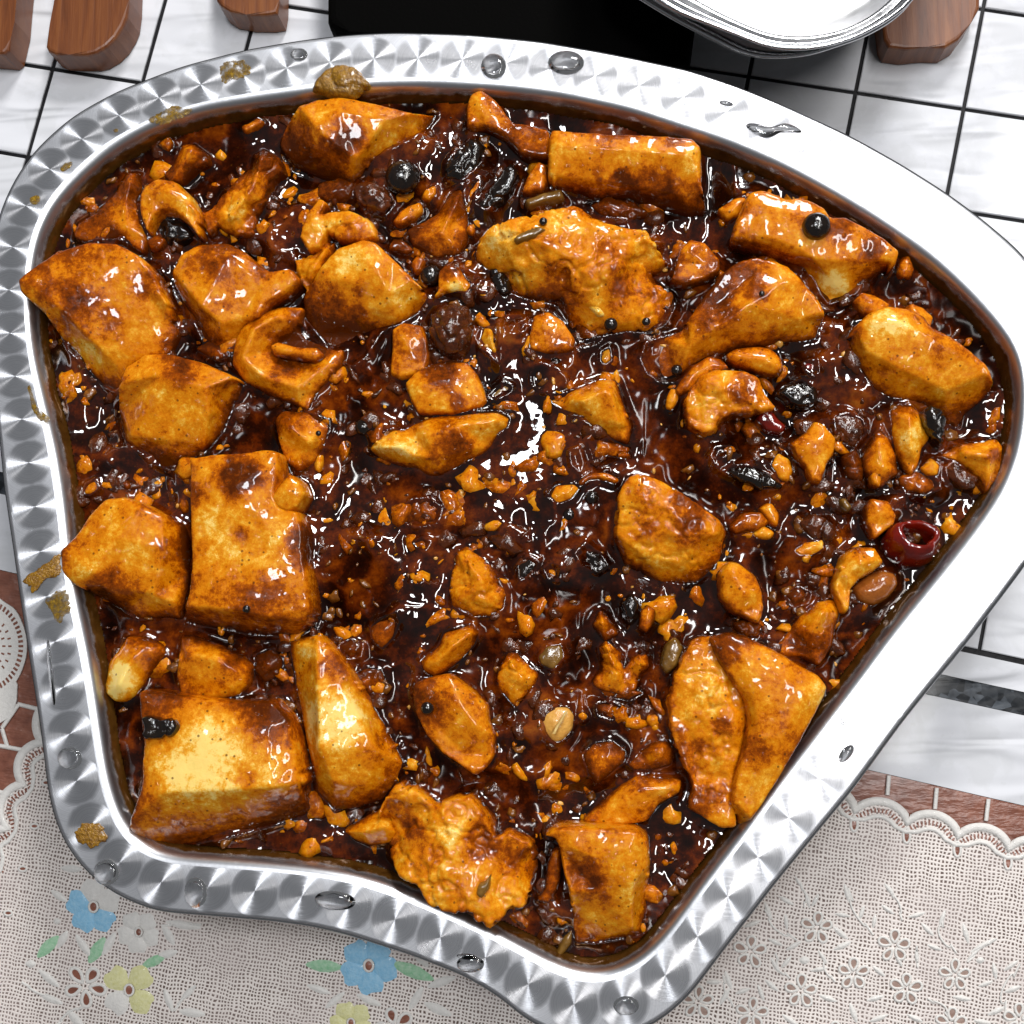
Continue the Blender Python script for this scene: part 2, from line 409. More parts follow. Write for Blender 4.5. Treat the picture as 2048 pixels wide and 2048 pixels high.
# ================================================================== LACE CLOTH
lace = empty('lace_cloth', (0, 0, 0), 'pale lace cloth with eyelets, scalloped border and embroidered flowers under the tray', 'lace cloth')
def scallop(path, bump, n_each=14):
    """path = cusps in photo pixels; bumps to the left of the walking direction"""
    out = []
    for a, b in zip(path[:-1], path[1:]):
        a = np.array(a, float); b = np.array(b, float); d = b-a; nrm = np.array((d[1], -d[0]))/np.linalg.norm(d)
        for k in range(n_each):
            t = k/n_each; out.append(a+d*t+nrm*bump*(1-(2*t-1)**2)**.7)
    out.append(np.array(path[-1], float)); return out
cusR = [K('I', x, y) for x, y in ((430, 560), (710, 650), (1000, 755), (1290, 820), (1570, 895), (1850, 965), (2130, 1030), (2420, 1100), (2700, 1170))]
cusL = [K('G', x, y) for x, y in ((-180, 1250), (-30, 1060), (40, 850), (130, 610), (240, 380), (330, 130), (420, -100))]
scR = scallop(cusR, 30); scL = scallop(cusL, 30)
sheet = [(-500, 2600)]+[(-400, 1990)]+[tuple(p) for p in scL]+[tuple(p) for p in scR]+[(2700, 2600)]
prism('woven_ground', sheet, 0.0003, .0008, MWEAVE, lace)
LZ = .0008
def cord(name, pts, width, mat, parent, hgt=.0005, z=LZ, closed=False):
    """flat padded ribbon of stitches along photo-pixel points"""
    p = np.array(pts, float); n = len(p)
    if closed: t = np.roll(p, -1, 0)-np.roll(p, 1, 0)
    else: t = np.gradient(p, axis=0)
    t /= np.linalg.norm(t, axis=1)[:, None]+1e-9; nr = np.stack([-t[:, 1], t[:, 0]], 1)
    prof = [(-1, 0), (-.75, .75), (0, 1), (.75, .75), (1, 0)]; vs = []; fs = []
    ww = np.asarray(width)*np.ones(n)
    for a, h in prof:
        q = p+nr*(a*ww*.5)[:, None]; vs.append(U(q[:, 0], q[:, 1], z+h*hgt))
    vs = np.concatenate(vs); m_ = len(prof)
    for k in range(m_-1):
        for i in range(n if closed else n-1):
            j = (i+1) % n; fs.append((k*n+i, k*n+j, (k+1)*n+j, (k+1)*n+i))
    o = new_mesh(name, vs, fs, mat); 
    o.parent = parent
    pl = o
    if parent and parent.type == 'EMPTY' or parent: 
        wl = parent.location if parent.parent is None else parent.parent.location
        o.matrix_parent_inverse = Matrix.Translation(-Vector(lace.location))
    return o
def pad(name, cx, cy, pts, mat, parent, h=.0006, z=LZ, rings=3):
    """low padded shape: pts outline in photo pixels, domed"""
    p = np.array(pts, float); c = np.array((cx, cy)); n = len(p); vs = []; fs = []
    for k in range(rings+1):
        s = 1-k/rings*.85; zz = z+h*(1-s**2.2)
        q = c+(p-c)*s; vs.append(U(q[:, 0], q[:, 1], zz))
    vs = np.concatenate(vs)
    for k in range(rings):
        for i in range(n):
            j = (i+1) % n; fs.append((k*n+i, k*n+j, (k+1)*n+j, (k+1)*n+i))
    fs.append(tuple(range(rings*n, rings*n+n)))
    o = new_mesh(name, vs, fs, mat); o.parent = parent
    o.matrix_parent_inverse = Matrix.Translation(-Vector(lace.location))
    return o
def drop(cx, cy, L, W, ang, n=16, pear=.35):
    """teardrop outline, pointed end at the start, growing along ang"""
    out = []
    for k in range(n):
        a = 2*math.pi*k/n; x = (1-math.cos(a))/2; y = math.sin(a)/2*(x**pear)
        X = x*L; Y = y*W; out.append((cx+X*math.cos(ang)-Y*math.sin(ang), cy+X*math.sin(ang)+Y*math.cos(ang)))
    return out
def border(sc, name):
    p = np.array(sc); cord('scallop_edge', p, 17, MTHREAD, lace, .0007)
    t = np.gradient(p, axis=0); t /= np.linalg.norm(t, axis=1)[:, None]; nr = np.stack([-t[:, 1], t[:, 0]], 1)
    inner = smooth_loop(p+nr*30, 1)[1:-1]; cord('inner_cord', inner, 9, MTHREAD, lace, .0005)
    vs = []; fs = []
    r = resample(p+nr*18, 7.5, closed=False); tt = np.gradient(r, axis=0); tt /= np.linalg.norm(tt, axis=1)[:, None]; nn = np.stack([-tt[:, 1], tt[:, 0]], 1)
    for a, tn, b in zip(r, tt, nn):
        i = len(vs)
        for u, v in ((-1.7, -5), (1.7, -5), (1.7, 5), (-1.7, 5)):
            q = a+tn*u+b*v; vs.append(U(q[0], q[1], LZ+.00012)[0])
        fs.append((i, i+1, i+2, i+3))
    o = new_mesh('eyelet_row', vs, fs, MBROWN); o.parent = lace; o.matrix_parent_inverse = Matrix.Translation(-Vector(lace.location)); o['kind'] = 'stuff'
border(scR, 'r'); border(scL, 'l')
for cx, cy in cusR[1:-2]:
    h = [(cx-2+7*math.cos(a), cy+26+15*math.sin(a)) for a in np.linspace(0, 2*math.pi, 14, endpoint=False)]
    pad('cusp_eyelet', cx-2, cy+26, h, MBROWN, lace, .0001, LZ+.0001, 1); cord('eyelet_stitch', h, 6, MTHREAD, lace, .0004, closed=True)
for (x, y) in ((190, 840), (125, 1075), (45, 1320), (255, 600)):
    cx, cy = K('G', x, y); h = [(cx+8*math.cos(a), cy+5*math.sin(a)) for a in np.linspace(0, 2*math.pi, 14, endpoint=False)]
    pad('cusp_eyelet', cx, cy, h, MBROWN, lace, .0001, LZ+.0001, 1); cord('eyelet_stitch', h, 5, MTHREAD, lace, .0004, closed=True)
# bars between the scallops and the outer border
for c, a, b in (('I', (1186, 560), (1178, 668)), ('I', (1450, 630), (1440, 745)), ('I', (1736, 690), (1722, 810)), ('I', (2010, 750), (2000, 860)),
                ('G', (95, 165), (215, 195)), ('G', (-10, 395), (130, 420)), ('G', (-60, 640), (70, 665)), ('G', (10, 300), (100, 170)), ('G', (10, 300), (40, 400)), ('G', (-20, 880), (30, 850))):
    cord('lace_bar', resample([K(c, *a), K(c, *b)], n=6, closed=False), 9, MTHREAD, lace, .0008, .0003)
# the round medallion of the border on the left
mcx, mcy = K('D', -95, 1690)
med = [(mcx+88*math.cos(a), mcy+(104+3*math.cos(9*a))*math.sin(a)) for a in np.linspace(0, 2*math.pi, 60, endpoint=False)]
prism('medallion', med, .0003, .0009, MTHREAD, lace)
for rr, nn_, sz in ((76, 58, 4.2), (30, 14, 3), (42, 20, 3), (54, 26, 3), (18, 8, 3)):
    vs = []; fs = []
    for k in range(nn_):
        a = 2*math.pi*k/nn_; i = len(vs)
        for u, v in ((-sz*1.1, -sz*.5), (sz*1.1, -sz*.5), (sz*1.1, sz*.5), (-sz*1.1, sz*.5)):
            R_ = rr+u; qx = mcx+R_*math.cos(a)-v*math.sin(a); qy = mcy+1.17*(R_*math.sin(a)+v*math.cos(a)); vs.append(U(qx, qy, .00102)[0])
        fs.append((i, i+1, i+2, i+3))
    o = new_mesh('medallion_eyelets', vs, fs, MBROWN, smooth=False); o.parent = lace; o.matrix_parent_inverse = Matrix.Translation(-Vector(lace.location)); o['kind'] = 'stuff'
med2 = [K('G', x, y) for x, y in ((-120, -60), (60, -20), (95, 60), (90, 150), (60, 230), (0, 270), (-120, 280))]
prism('medallion', med2, .0003, .00093, MTHREAD, lace)

def flower(c, x, y, r, rot, mats, petals=5, eye=True, squash=1.0):
    cx, cy = K(c, x, y); r *= CW
    e = bpy.data.objects.new('embroidered_flower', None); COL.objects.link(e); e.parent = lace; e.empty_display_size = .005
    e.matrix_parent_inverse = Matrix.Translation(-Vector(lace.location))
    for k in range(petals):
        a = rot+2*math.pi*k/petals; W = r*1.02; pts = []
        for q in range(18):
            u = 2*math.pi*q/18; xx = (1-math.cos(u))/2; yy = math.sin(u)/2*xx**.5
            wob = 1+.07*math.sin(5*u+k)
            X = xx*r*wob; Y = yy*W*1.15; pts.append((cx+X*math.cos(a)-Y*math.sin(a), cy+(X*math.sin(a)+Y*math.cos(a))*squash))
        o = pad('petal', cx+.55*r*math.cos(a), cy+.55*r*math.sin(a)*squash, pts, mats[k % len(mats)], e, .0006+.0001*(k % 2), LZ+.00002*k)
        # stitched veins
    ring = [(cx+r*.16*math.cos(a), cy+r*.2*math.sin(a)) for a in np.linspace(0, 2*math.pi, 12, endpoint=False)]
    pad('eyelet', cx, cy, ring, MBROWN, e, .0002, LZ+.0009, 1); cord('eyelet_stitch', ring, r*.09, MTHREAD, e, .0004, LZ+.0009, True)
def eyelet_flower(c, x, y, r, rot=0.0, n=5):
    cx, cy = K(c, x, y); r *= CW
    e = bpy.data.objects.new('eyelet_flower', None); COL.objects.link(e); e.parent = lace; e.empty_display_size = .005
    e.matrix_parent_inverse = Matrix.Translation(-Vector(lace.location))
    for k in range(n):
        a = rot+2*math.pi*k/n+random.uniform(-.08, .08); L = r*random.uniform(.72, .84); W = r*random.uniform(.5, .6)
        h = drop(cx+.20*r*math.cos(a), cy+.20*r*math.sin(a), L*.9, W, a)
        pad('eyelet', cx+.7*r*math.cos(a), cy+.7*r*math.sin(a), h, MHOLE if c == 'I' else MBROWN, e, .0001, LZ+.0001, 1)
        cord('eyelet_stitch', h, r*.17, MTHREAD, e, .0005, LZ, True)
def leaf(c, x, y, L, W, ang, mat=None):
    cx, cy = K(c, x, y); L *= CW; W *= CW; ca, sa = math.cos(ang), math.sin(ang); pts = []
    for q in range(14):
        u = 2*math.pi*q/14; X = -math.cos(u)*L/2; Y = math.sin(u)*W/2*(1-.35*abs(math.cos(u))); pts.append((cx+X*ca-Y*sa, cy+X*sa+Y*ca))
    pad('embroidered_leaf', cx, cy, pts, mat or MTHREAD, lace, .0005)
def stem(c, pts, w=12):
    p = resample([K(c, *q) for q in pts], n=16, closed=False); p[1:-1] = smooth_loop(p, 6)[1:-1]
    cord('embroidered_stem', p, w*CW, MTHREAD, lace, .0004)
flower('G', 515, 1285, 150, .9, [MBLUE, MBLUE, MBLUE, MTHREAD, MTHREAD])
flower('G', 765, 1425, 118, .4, [MTHREAD])
flower('G', 712, 1745, 155, .75, [MYEL, MTHREAD, MYEL, MYEL], 4)
flower('H', 158, 1610, 160, .2, [MBLUE])
flower('H', 60, 1925, 120, .5, [MYEL])
eyelet_flower('G', 470, 1722, 128, -.95)
eyelet_flower('H', 300, 1950, 120, -.6)
for x, y in ((790, 1402), (1215, 1500), (420, 1532), (990, 1655), (700, 1750), (1282, 1738), (1550, 1662), (130, 1812), (430, 1872), (1530, 1930), (1905, 1905), (880, 2010)):
    eyelet_flower('I', x, y, 98, -1.5)
D2 = math.radians
for x, y, L, W, a, mt in ((265, 1505, 170, 70, -45, MGREEN), (345, 1465, 110, 50, -60, MTHREAD), (535, 1525, 170, 75, -58, MGREEN), (600, 1490, 150, 55, -60, MTHREAD), (460, 1500, 150, 50, 55, MTHREAD), (850, 1585, 150, 60, -25, MGREEN), (925, 1545, 120, 50, -15, MTHREAD),
                        (325, 1225, 110, 45, 35, MTHREAD), (395, 1075, 120, 45, 5, MTHREAD), (270, 1680, 150, 50, 40, MTHREAD), (285, 1795, 140, 45, 22, MTHREAD), (1010, 1385, 200, 50, 10, MTHREAD), (930, 1440, 130, 50, 60, MTHREAD), (1790, 1612, 210, 75, 5, MGREEN),
                        (1040, 1760, 120, 40, -45, MTHREAD), (1060, 1870, 150, 55, 8, MTHREAD), (930, 1800, 140, 45, 70, MTHREAD), (1760, 1740, 140, 45, 20, MTHREAD), (1850, 1800, 140, 45, -40, MTHREAD), (420, 1910, 150, 55, 50, MTHREAD), (170, 1600, 60, 50, 0, MTHREAD), (315, 1365, 40, 40, 0, MTHREAD)):
    leaf('G', x, y, L, W, D2(a), mt)
for x, y, L, W, a, mt in ((400, 1640, 260, 80, 22, MGREEN), (440, 1560, 150, 60, 50, MTHREAD), (160, 1800, 150, 50, 25, MTHREAD), (560, 1700, 170, 55, -20, MTHREAD), (540, 1850, 170, 60, 25, MTHREAD), (420, 1790, 150, 50, -60, MTHREAD)):
    leaf('H', x, y, L, W, D2(a), mt)
rl = [(690, 1150, 80, 26, 55), (620, 1250, 100, 30, 30), (740, 1250, 90, 28, 80), (520, 1310, 110, 32, 70), (620, 1370, 90, 28, 85), (430, 1380, 100, 30, -20), (780, 1250, 80, 28, -60), (955, 1210, 110, 32, 75), (930, 1330, 90, 28, 10), (1035, 1320, 90, 28, -70), (1105, 1365, 80, 28, -80),
      (1190, 1190, 90, 30, 50), (1180, 1300, 90, 28, 35), (1340, 1330, 100, 30, -15), (920, 1430, 110, 36, 40), (930, 1500, 110, 36, -25), (1400, 1410, 100, 32, 45), (1480, 1350, 100, 30, -70), (1440, 1510, 90, 28, 20), (1610, 1430, 120, 34, 75), (1700, 1500, 150, 34, -30), (1650, 1550, 100, 26, -45),
      (1770, 1640, 100, 32, 80), (1860, 1610, 100, 30, -35), (1720, 1710, 90, 30, -20), (1870, 1740, 100, 36, -20), (1780, 1860, 110, 36, -25), (1590, 1790, 110, 34, 10), (1110, 1790, 100, 34, -15), (1130, 1640, 90, 32, 40), (850, 1790, 110, 34, 20), (560, 1610, 100, 30, 60), (620, 1590, 90, 30, -50),
      (540, 1720, 100, 32, 40), (480, 1760, 100, 30, 70), (300, 1690, 110, 34, 70), (280, 1780, 110, 34, -60), (220, 1700, 90, 30, 0), (380, 1750, 90, 30, -20), (640, 1910, 110, 34, 35), (990, 1870, 120, 38, 70), (1130, 1900, 110, 34, -20), (1330, 1900, 100, 32, 25), (1700, 1920, 100, 34, 10), (720, 1580, 60, 50, 0),
      (1690, 1580, 50, 40, 0), (1240, 1580, 80, 28, 60), (1340, 1560, 90, 28, 85), (560, 1480, 90, 30, 25), (660, 1500, 100, 32, -30), (800, 1630, 100, 30, -10), (820, 1560, 90, 26, 55)]
for x, y, L, W, a in rl: leaf('I', x, y, L, W, D2(a))
for pts in ([(700, 1160), (735, 1230), (720, 1290)], [(500, 1300), (535, 1390), (600, 1440), (680, 1470)], [(960, 1180), (975, 1290), (1040, 1380), (1100, 1440)], [(1190, 1190), (1250, 1270), (1260, 1360)], [(1480, 1340), (1450, 1420), (1490, 1490), (1560, 1540)],
            [(1780, 1460), (1690, 1510), (1620, 1590)], [(1910, 1600), (1840, 1680), (1790, 1790), (1830, 1880)], [(820, 1560), (830, 1640), (890, 1700)], [(270, 1660), (280, 1760), (330, 1840)], [(560, 1540), (575, 1640), (640, 1680)], [(1340, 1500), (1345, 1620)], [(1400, 1790), (1500, 1830), (1520, 1900)]):
    stem('I', pts)
for pts in ([(890, 1390), (1000, 1370), (1110, 1385)], [(1080, 1720), (1000, 1800), (960, 1860)], [(300, 1950), (380, 1860), (470, 1830)], [(120, 1700), (200, 1760), (300, 1790)]):
    stem('G', pts, 16)

# ================================================================== STEEL TRAY
inner_px = [(663, 178), (525, 197), (402, 217), (301, 250), (217, 297), (152, 355), (105, 406), (78, 460), (66, 510), (60, 560), (59, 616), (64, 690), (74, 740), (87, 795), (100, 850), (112, 900), (122, 960), (130, 1020), (136, 1080), (145, 1160), (157, 1220), (174, 1296), (187, 1370), (196, 1430), (205, 1493), (217, 1565), (235, 1623), (258, 1668), (290, 1697), (344, 1713), (435, 1719), (543, 1727), (634, 1737), (700, 1748), (752, 1763), (825, 1789), (897, 1822), (970, 1855), (1042, 1892), (1107, 1928), (1158, 1947), (1205, 1949), (1252, 1935), (1303, 1897), (1345, 1845), (1402, 1765), (1457, 1695), (1511, 1622), (1556, 1560), (1602, 1500), (1656, 1429), (1703, 1368), (1783, 1260), (1850, 1178), (1908, 1106), (1957, 1042), (1998, 981), (2026, 915), (2041, 843), (2043, 760), (2030, 700), (1990, 645), (1928, 577), (1855, 511), (1746, 436), (1656, 382), (1565, 333), (1457, 286), (1348, 251), (1260, 221), (1115, 190), (1006, 177), (861, 169), (752, 171)]
outer_px = [(789, 68), (700, 72), (600, 84), (489, 103), (362, 136), (235, 185), (145, 235), (72, 301), (29, 362), (2, 425), (-14, 490), (-20, 560), (-18, 650), (-10, 760), (0, 854), (11, 970), (27, 1079), (47, 1216), (65, 1332), (76, 1400), (87, 1475), (101, 1594), (120, 1663), (159, 1728), (217, 1779), (308, 1819), (399, 1825), (543, 1837), (625, 1848), (700, 1866), (825, 1906), (934, 1949), (1006, 1993), (1060, 2042), (1115, 2066), (1190, 2080), (1265, 2068), (1325, 2035), (1380, 1984), (1420, 1928), (1540, 1772), (1638, 1652), (1700, 1578), (1801, 1440), (1877, 1346), (1928, 1285), (2048, 1126), (2090, 1060), (2125, 980), (2148, 890), (2150, 790), (2135, 690), (2100, 600), (2048, 514), (1964, 442), (1891, 388), (1797, 329), (1696, 273), (1565, 213), (1489, 181), (1380, 144), (1223, 111), (1079, 86), (934, 72)]
NR = 720
def world_loop(px, z, n, it):
    p = resample(px, n=n); p = smooth_loop(p, it); q = U(p[:, 0], p[:, 1], z); return q[:, :2]
inn = world_loop(inner_px, RIM, NR, 25)
if sum(inn[i, 0]*inn[(i+1) % NR, 1]-inn[(i+1) % NR, 0]*inn[i, 1] for i in range(NR)) < 0: inn = inn[::-1]
inn = resample(inn, n=NR)
outl = world_loop(outer_px, RIM-.0006, 2400, 30)
def normals(p):
    t = np.roll(p, -1, 0)-np.roll(p, 1, 0); t /= np.linalg.norm(t, axis=1)[:, None]; return np.stack([t[:, 1], -t[:, 0]], 1)
nin = smooth_loop(normals(inn), 30); nin /= np.linalg.norm(nin, axis=1)[:, None]
# matching outer point: along the normal of the inner edge
out = np.zeros_like(inn)
for i in range(NR):
    rel = outl-inn[i]; al = rel@nin[i]; ac = np.abs(rel@np.array((-nin[i][1], nin[i][0])))
    ok = al > 0
    sc_ = np.where(ok, ac+.02*al, 9); out[i] = outl[np.argmin(sc_)]
out = smooth_loop(out, 14)
width = np.linalg.norm(out-inn, axis=1)
SAUCE = RIM-.0066
tray = empty('steel_tray', (0, 0, 0), 'fan-shaped stainless steel tray with swirl-polished rim holding the tofu', 'tray')
def ring_mesh(name, rings, mat, attrs=None, cap=False, parent=tray):
    vs = np.concatenate(rings); fs = []
    for k in range(len(rings)-1):
        for i in range(NR):
            j = (i+1) % NR; fs.append((k*NR+i, k*NR+j, (k+1)*NR+j, (k+1)*NR+i))
    if cap: fs.append(tuple(range((len(rings)-1)*NR, len(rings)*NR)))
    return new_mesh(name, vs, fs, mat, parent)
def R3(p, z): return np.column_stack([p, np.full(len(p), z)])
def lerp(t): return inn+(out-inn)*t
rim_r = []
for t, dz in ((1.0, -.0010), (.995, -.0002), (.985, .0000), (.94, 0), (.80, 0), (.65, 0), (.5, 0), (.35, 0), (.22, 0), (.15, -.00004)):
    rim_r.append(R3(lerp(t), RIM+dz))
rim = ring_mesh('rim', rim_r, MSW)
MBOWL = bowl_material()
# swirl centres, one per polishing spot
mid = lerp(.52); seg = np.linalg.norm(np.roll(mid, -1, 0)-mid, axis=1); s_ = np.r_[0, np.cumsum(seg)]; tot = s_[-1]
nsp = int(round(tot/.0122)); sp = tot/nsp
cen = np.stack([np.interp(np.arange(nsp)*sp, s_, np.r_[mid[:, k], mid[:1, k]]) for k in (0, 1)], 1)
cen = np.column_stack([cen, np.full(nsp, RIM)])
me = rim.data
A = me.attributes.new('swirl_a', 'FLOAT_VECTOR', 'FACE'); B = me.attributes.new('swirl_b', 'FLOAT_VECTOR', 'FACE')
nf = len(me.polygons); fa = np.zeros((nf, 3), np.float32); fb = np.zeros((nf, 3), np.float32)
for f in range(nf):
    i = f % NR; k = int(math.floor((s_[i]+.5*seg[i])/sp)) % nsp; fa[f] = cen[k]; fb[f] = cen[(k+1) % nsp]
A.data.foreach_set('vector', fa.ravel()); B.data.foreach_set('vector', fb.ravel())
edge = ring_mesh('rolled_edge', [R3(lerp(1.0)+nin*.0000, RIM-.0008), R3(lerp(1.0)+nin*.0006, RIM-.0009), R3(lerp(1.0)+nin*.0009, RIM-.0016), R3(lerp(1.0)+nin*.0005, RIM-.0024), R3(lerp(1.0)-nin*.0006, RIM-.0022)], MPS)
wall = []
off = lambda d: inn-nin*d
wall += [R3(lerp(.15), RIM-.00004), R3(lerp(.11), RIM-.00013), R3(lerp(.07), RIM-.0003), R3(lerp(.035), RIM-.0006)]
for d, dz in ((.0000, -.0011), (.0004, -.0018), (.0008, -.0028), (.0014, -.0042), (.0023, -.0080), (.0030, -.0110), (.0045, -.020), (.0065, -.034), (.0085, -.0385), (.0110, -.0405), (.014, -.041)):
    wall.append(R3(off(d), RIM+dz))
bowl = ring_mesh('bowl', wall, MBOWL, cap=True)

# ================================================================== FOOD : chunk builder
CH_OUT = []       # outlines (world xy) for the sauce
def chunk(name, label, cat, crop, outline, ridges=(), zb=4.0, mat=None, stain=.35, dome=.5, rough=.25, step=4.0, soft=1, blobs=(), low=.45, seedk=None, group=None, skirt=6.0, parent=None, jit=.7, coarse=.0028, edge=1.0):
    """A food piece. outline / ridges are given where the photo shows them, with heights in mm above the sauce."""
    CH_OUT.append(None)
    sd = (len(CH_OUT)*37) % 9973
    def P3(v, z): 
        x, y = K(crop, v[0], v[1]); return (x, y, v[2] if len(v) > 2 else z)
    o = np.array([P3(v, zb) for v in outline]); rd = [[P3(v, zb) for v in r] for r in ridges]
    zmax = max([o[:, 2].max()]+[q[2] for r in rd for q in r])
    up = o[:, 2] >= 4; o[up, 2] += .6*(zmax-o[up, 2])
    # coarse triangulation
    pts = [Vector(p[:2]) for p in o]; zs = list(o[:, 2]); n0 = len(pts); ed = [(i, (i+1) % n0) for i in range(n0)]
    for r in rd:
        s0 = len(pts)
        for p in r: pts.append(Vector(p[:2])); zs.append(p[2])
        ed += [(s0+i, s0+i+1) for i in range(len(r)-1)]
    cv, ce, cf, ov, oe, of = delaunay_2d_cdt(pts, ed, [list(range(n0))], 1, 1e-4)
    cz = [np.mean([zs[k] for k in ids]) if ids else zb for ids in ov]
    cx = np.array([v[:] for v in cv]); cz = np.array(cz)
    def height(q):
        h = np.full(len(q), np.nan)
        for f in cf:
            for k in range(1, len(f)-1):
                a, b, c = cx[f[0]], cx[f[k]], cx[f[k+1]]
                d = (b[1]-c[1])*(a[0]-c[0])+(c[0]-b[0])*(a[1]-c[1])
                if abs(d) < 1e-9: continue
                l1 = ((b[1]-c[1])*(q[:, 0]-c[0])+(c[0]-b[0])*(q[:, 1]-c[1]))/d
                l2 = ((c[1]-a[1])*(q[:, 0]-c[0])+(a[0]-c[0])*(q[:, 1]-c[1]))/d
                l3 = 1-l1-l2; k_ = (l1 > -1e-3) & (l2 > -1e-3) & (l3 > -1e-3)
                h[k_] = l1[k_]*cz[f[0]]+l2[k_]*cz[f[k]]+l3[k_]*cz[f[k+1]]
        bad = np.isnan(h)
        if bad.any():
            for i in np.where(bad)[0]: h[i] = cz[np.argmin(((cx-q[i])**2).sum(1))]
        return h
    # fine outline, slightly rounded and uneven
    fo = resample(o, step)
    xy = smooth_loop(fo[:, :2], 1 if soft < 6 else 5)
    nn = normals(xy)
    wob = fbm(np.column_stack([xy, np.zeros(len(xy))]), 26, 3, sd)*jit+fbm(np.column_stack([xy, np.zeros(len(xy))]), 9, 2, sd+5)*jit*.6*(1+rough)
    xy = xy+nn*wob[:, None]; no = len(xy)
    lo, hi = xy.min(0), xy.max(0)
    gx, gy = np.meshgrid(np.arange(lo[0]+step*.5, hi[0], step), np.arange(lo[1]+step*.5, hi[1], step*.866))
    gx[1::2] += step*.5
    g = np.column_stack([gx.ravel(), gy.ravel()])
    if len(g):
        g = g[inside(xy, g)]; g = g[pdist(xy, g) > step*.55]
    allp = np.vstack([xy, g]) if len(g) else xy
    fv, fe, ff, fov, _, _ = delaunay_2d_cdt([Vector(p) for p in allp], [(i, (i+1) % no) for i in range(no)], [list(range(no))], 1, 1e-5)
    q = np.array([v[:] for v in fv]); idx_out = np.full(no, -1)
    for k, ids in enumerate(fov):
        for i in ids:
            if i < no: idx_out[i] = k
    if (idx_out < 0).any(): idx_out[idx_out < 0] = 0
    hh = height(q)
    dd = pdist(xy, q); hh = hh+dome*(1-np.exp(-dd/24.0))
    top = U(q[:, 0], q[:, 1], SAUCE+hh*.001)
    ring = top[idx_out]; cw = nn  # outward in pixel space -> world (x right, y up)
    wn = np.column_stack([nn[:, 0], -nn[:, 1]]); 
    cxy = ring[:, :2].mean(0); sgn = 1 if ((ring[:, :2]-cxy)*wn).sum() > 0 else -1; wn = wn*sgn
    V_ = [top]; nt = len(top); prev = idx_out; F_ = [tuple(f) for f in ff]
    zlow = min(hh.min()*.001, 0)-skirt*.001
    for frac in (.2, .45, .72, 1.0):
        r2 = ring.copy(); r2[:, 2] = ring[:, 2]+(SAUCE+zlow-ring[:, 2])*frac; r2[:, :2] += wn*(.0004+.0004*frac)
        V_.append(r2); base = nt+(len(V_)-2)*no; cur = np.arange(base, base+no)
        for i in range(no):
            j = (i+1) % no; F_.append((prev[i], cur[i], cur[j], prev[j]) if sgn else (prev[i], prev[j], cur[j], cur[i]))
        prev = cur
    Vv = np.concatenate(V_)
    # smoothing -> soft edges
    E = set()
    for f in F_:
        for a, b in zip(f, f[1:]+f[:1]): E.add((min(a, b), max(a, b)))
    E = np.array(list(E)); deg = np.bincount(E.ravel(), minlength=len(Vv)).astype(float)[:, None]
    fix = np.zeros(len(Vv), bool); fix[prev] = True
    ztop0 = Vv.copy()
    for _ in range(soft):
        acc = np.zeros_like(Vv); np.add.at(acc, E[:, 0], Vv[E[:, 1]]); np.add.at(acc, E[:, 1], Vv[E[:, 0]])
        nv = .5*Vv+.5*acc/np.maximum(deg, 1); nv[fix] = Vv[fix]; Vv = nv
    bm = bmesh.new(); bv = [bm.verts.new(v) for v in Vv]
    for f in F_:
        try: bm.faces.new([bv[i] for i in f])
        except ValueError: pass
    bmesh.ops.recalc_face_normals(bm, faces=bm.faces)
    bm.normal_update(); nrm = np.array([v.normal[:] for v in bm.verts])
    up = nrm[:nt, 2].mean()
    if up < 0: 
        bmesh.ops.reverse_faces(bm, faces=bm.faces); nrm = -nrm
    pw = Vv
    disp = .0005*rough*fbm(pw, .0060, 3, sd+1)*2.0+.0007*rough*fbm(pw, coarse, 3, sd+2)
    disp *= .75
    cr = np.abs(fbm(pw, .0075, 3, sd+9)); disp -= .0009*rough*np.clip(1-cr/.10, 0, 1)*(rough > .5)
    Vn = Vv+nrm*disp[:, None]
    for v, p in zip(bm.verts, Vn): v.co = p
    # stain of the sauce on this piece
    zz = (Vv[:, 2]-SAUCE)*1000
    ed = np.zeros(len(Vv)); ed[:nt] = np.exp(-dd/13.0); ed[nt:] = 1.0
    edn = np.clip(.55+1.1*fbm(pw, .010, 2, sd+21), 0, 1)
    st = stain+.08+low*np.clip(1-zz/4.5, -.1, 1)*1.0+.34*ed*edn*edge+.20*fbm(pw, .0085, 3, sd+3)+.12*fbm(pw, .0025, 2, sd+4)
    if blobs:
        # pixel position of each vertex
        rel = Vv-_C; dz = rel@_F; px = 1024+FPX*(rel@_R)/dz; py = 1024-FPX*(rel@_U)/dz
        for bl in blobs:
            bx, by = K(crop, bl[0], bl[1]); r = bl[2]*CW; rr = np.hypot(px-bx, py-by)/r
            rr = rr+.45*fbm(pw, .0045, 4, sd+6, .6); st = st+bl[3]*(.85 if bl[3] > 0 else 1.0)*np.clip((1.3-rr)*1.3, 0, 1)
    me = bpy.data.meshes.new(name); bm.to_mesh(me); bm.free()
    at = me.attributes.new('stain', 'FLOAT', 'POINT'); at.data.foreach_set('value', st.astype(np.float32))
    me.polygons.foreach_set('use_smooth', [True]*len(me.polygons)); me.materials.append(mat or MT)
    ob = bpy.data.objects.new(name, me); COL.objects.link(ob)
    CH_OUT[-1] = (ring[:, :2].copy(), hh.mean(), xy)
    tag(ob, label, cat, group)
    return ob

# ================================================================== FOOD : tofu
GT = 'tofu chunks in the tray'
def T(label, crop, outline, ridges=(), **kw):
    return chunk('tofu_chunk', label, 'tofu', crop, outline, ridges, group=GT, **kw)

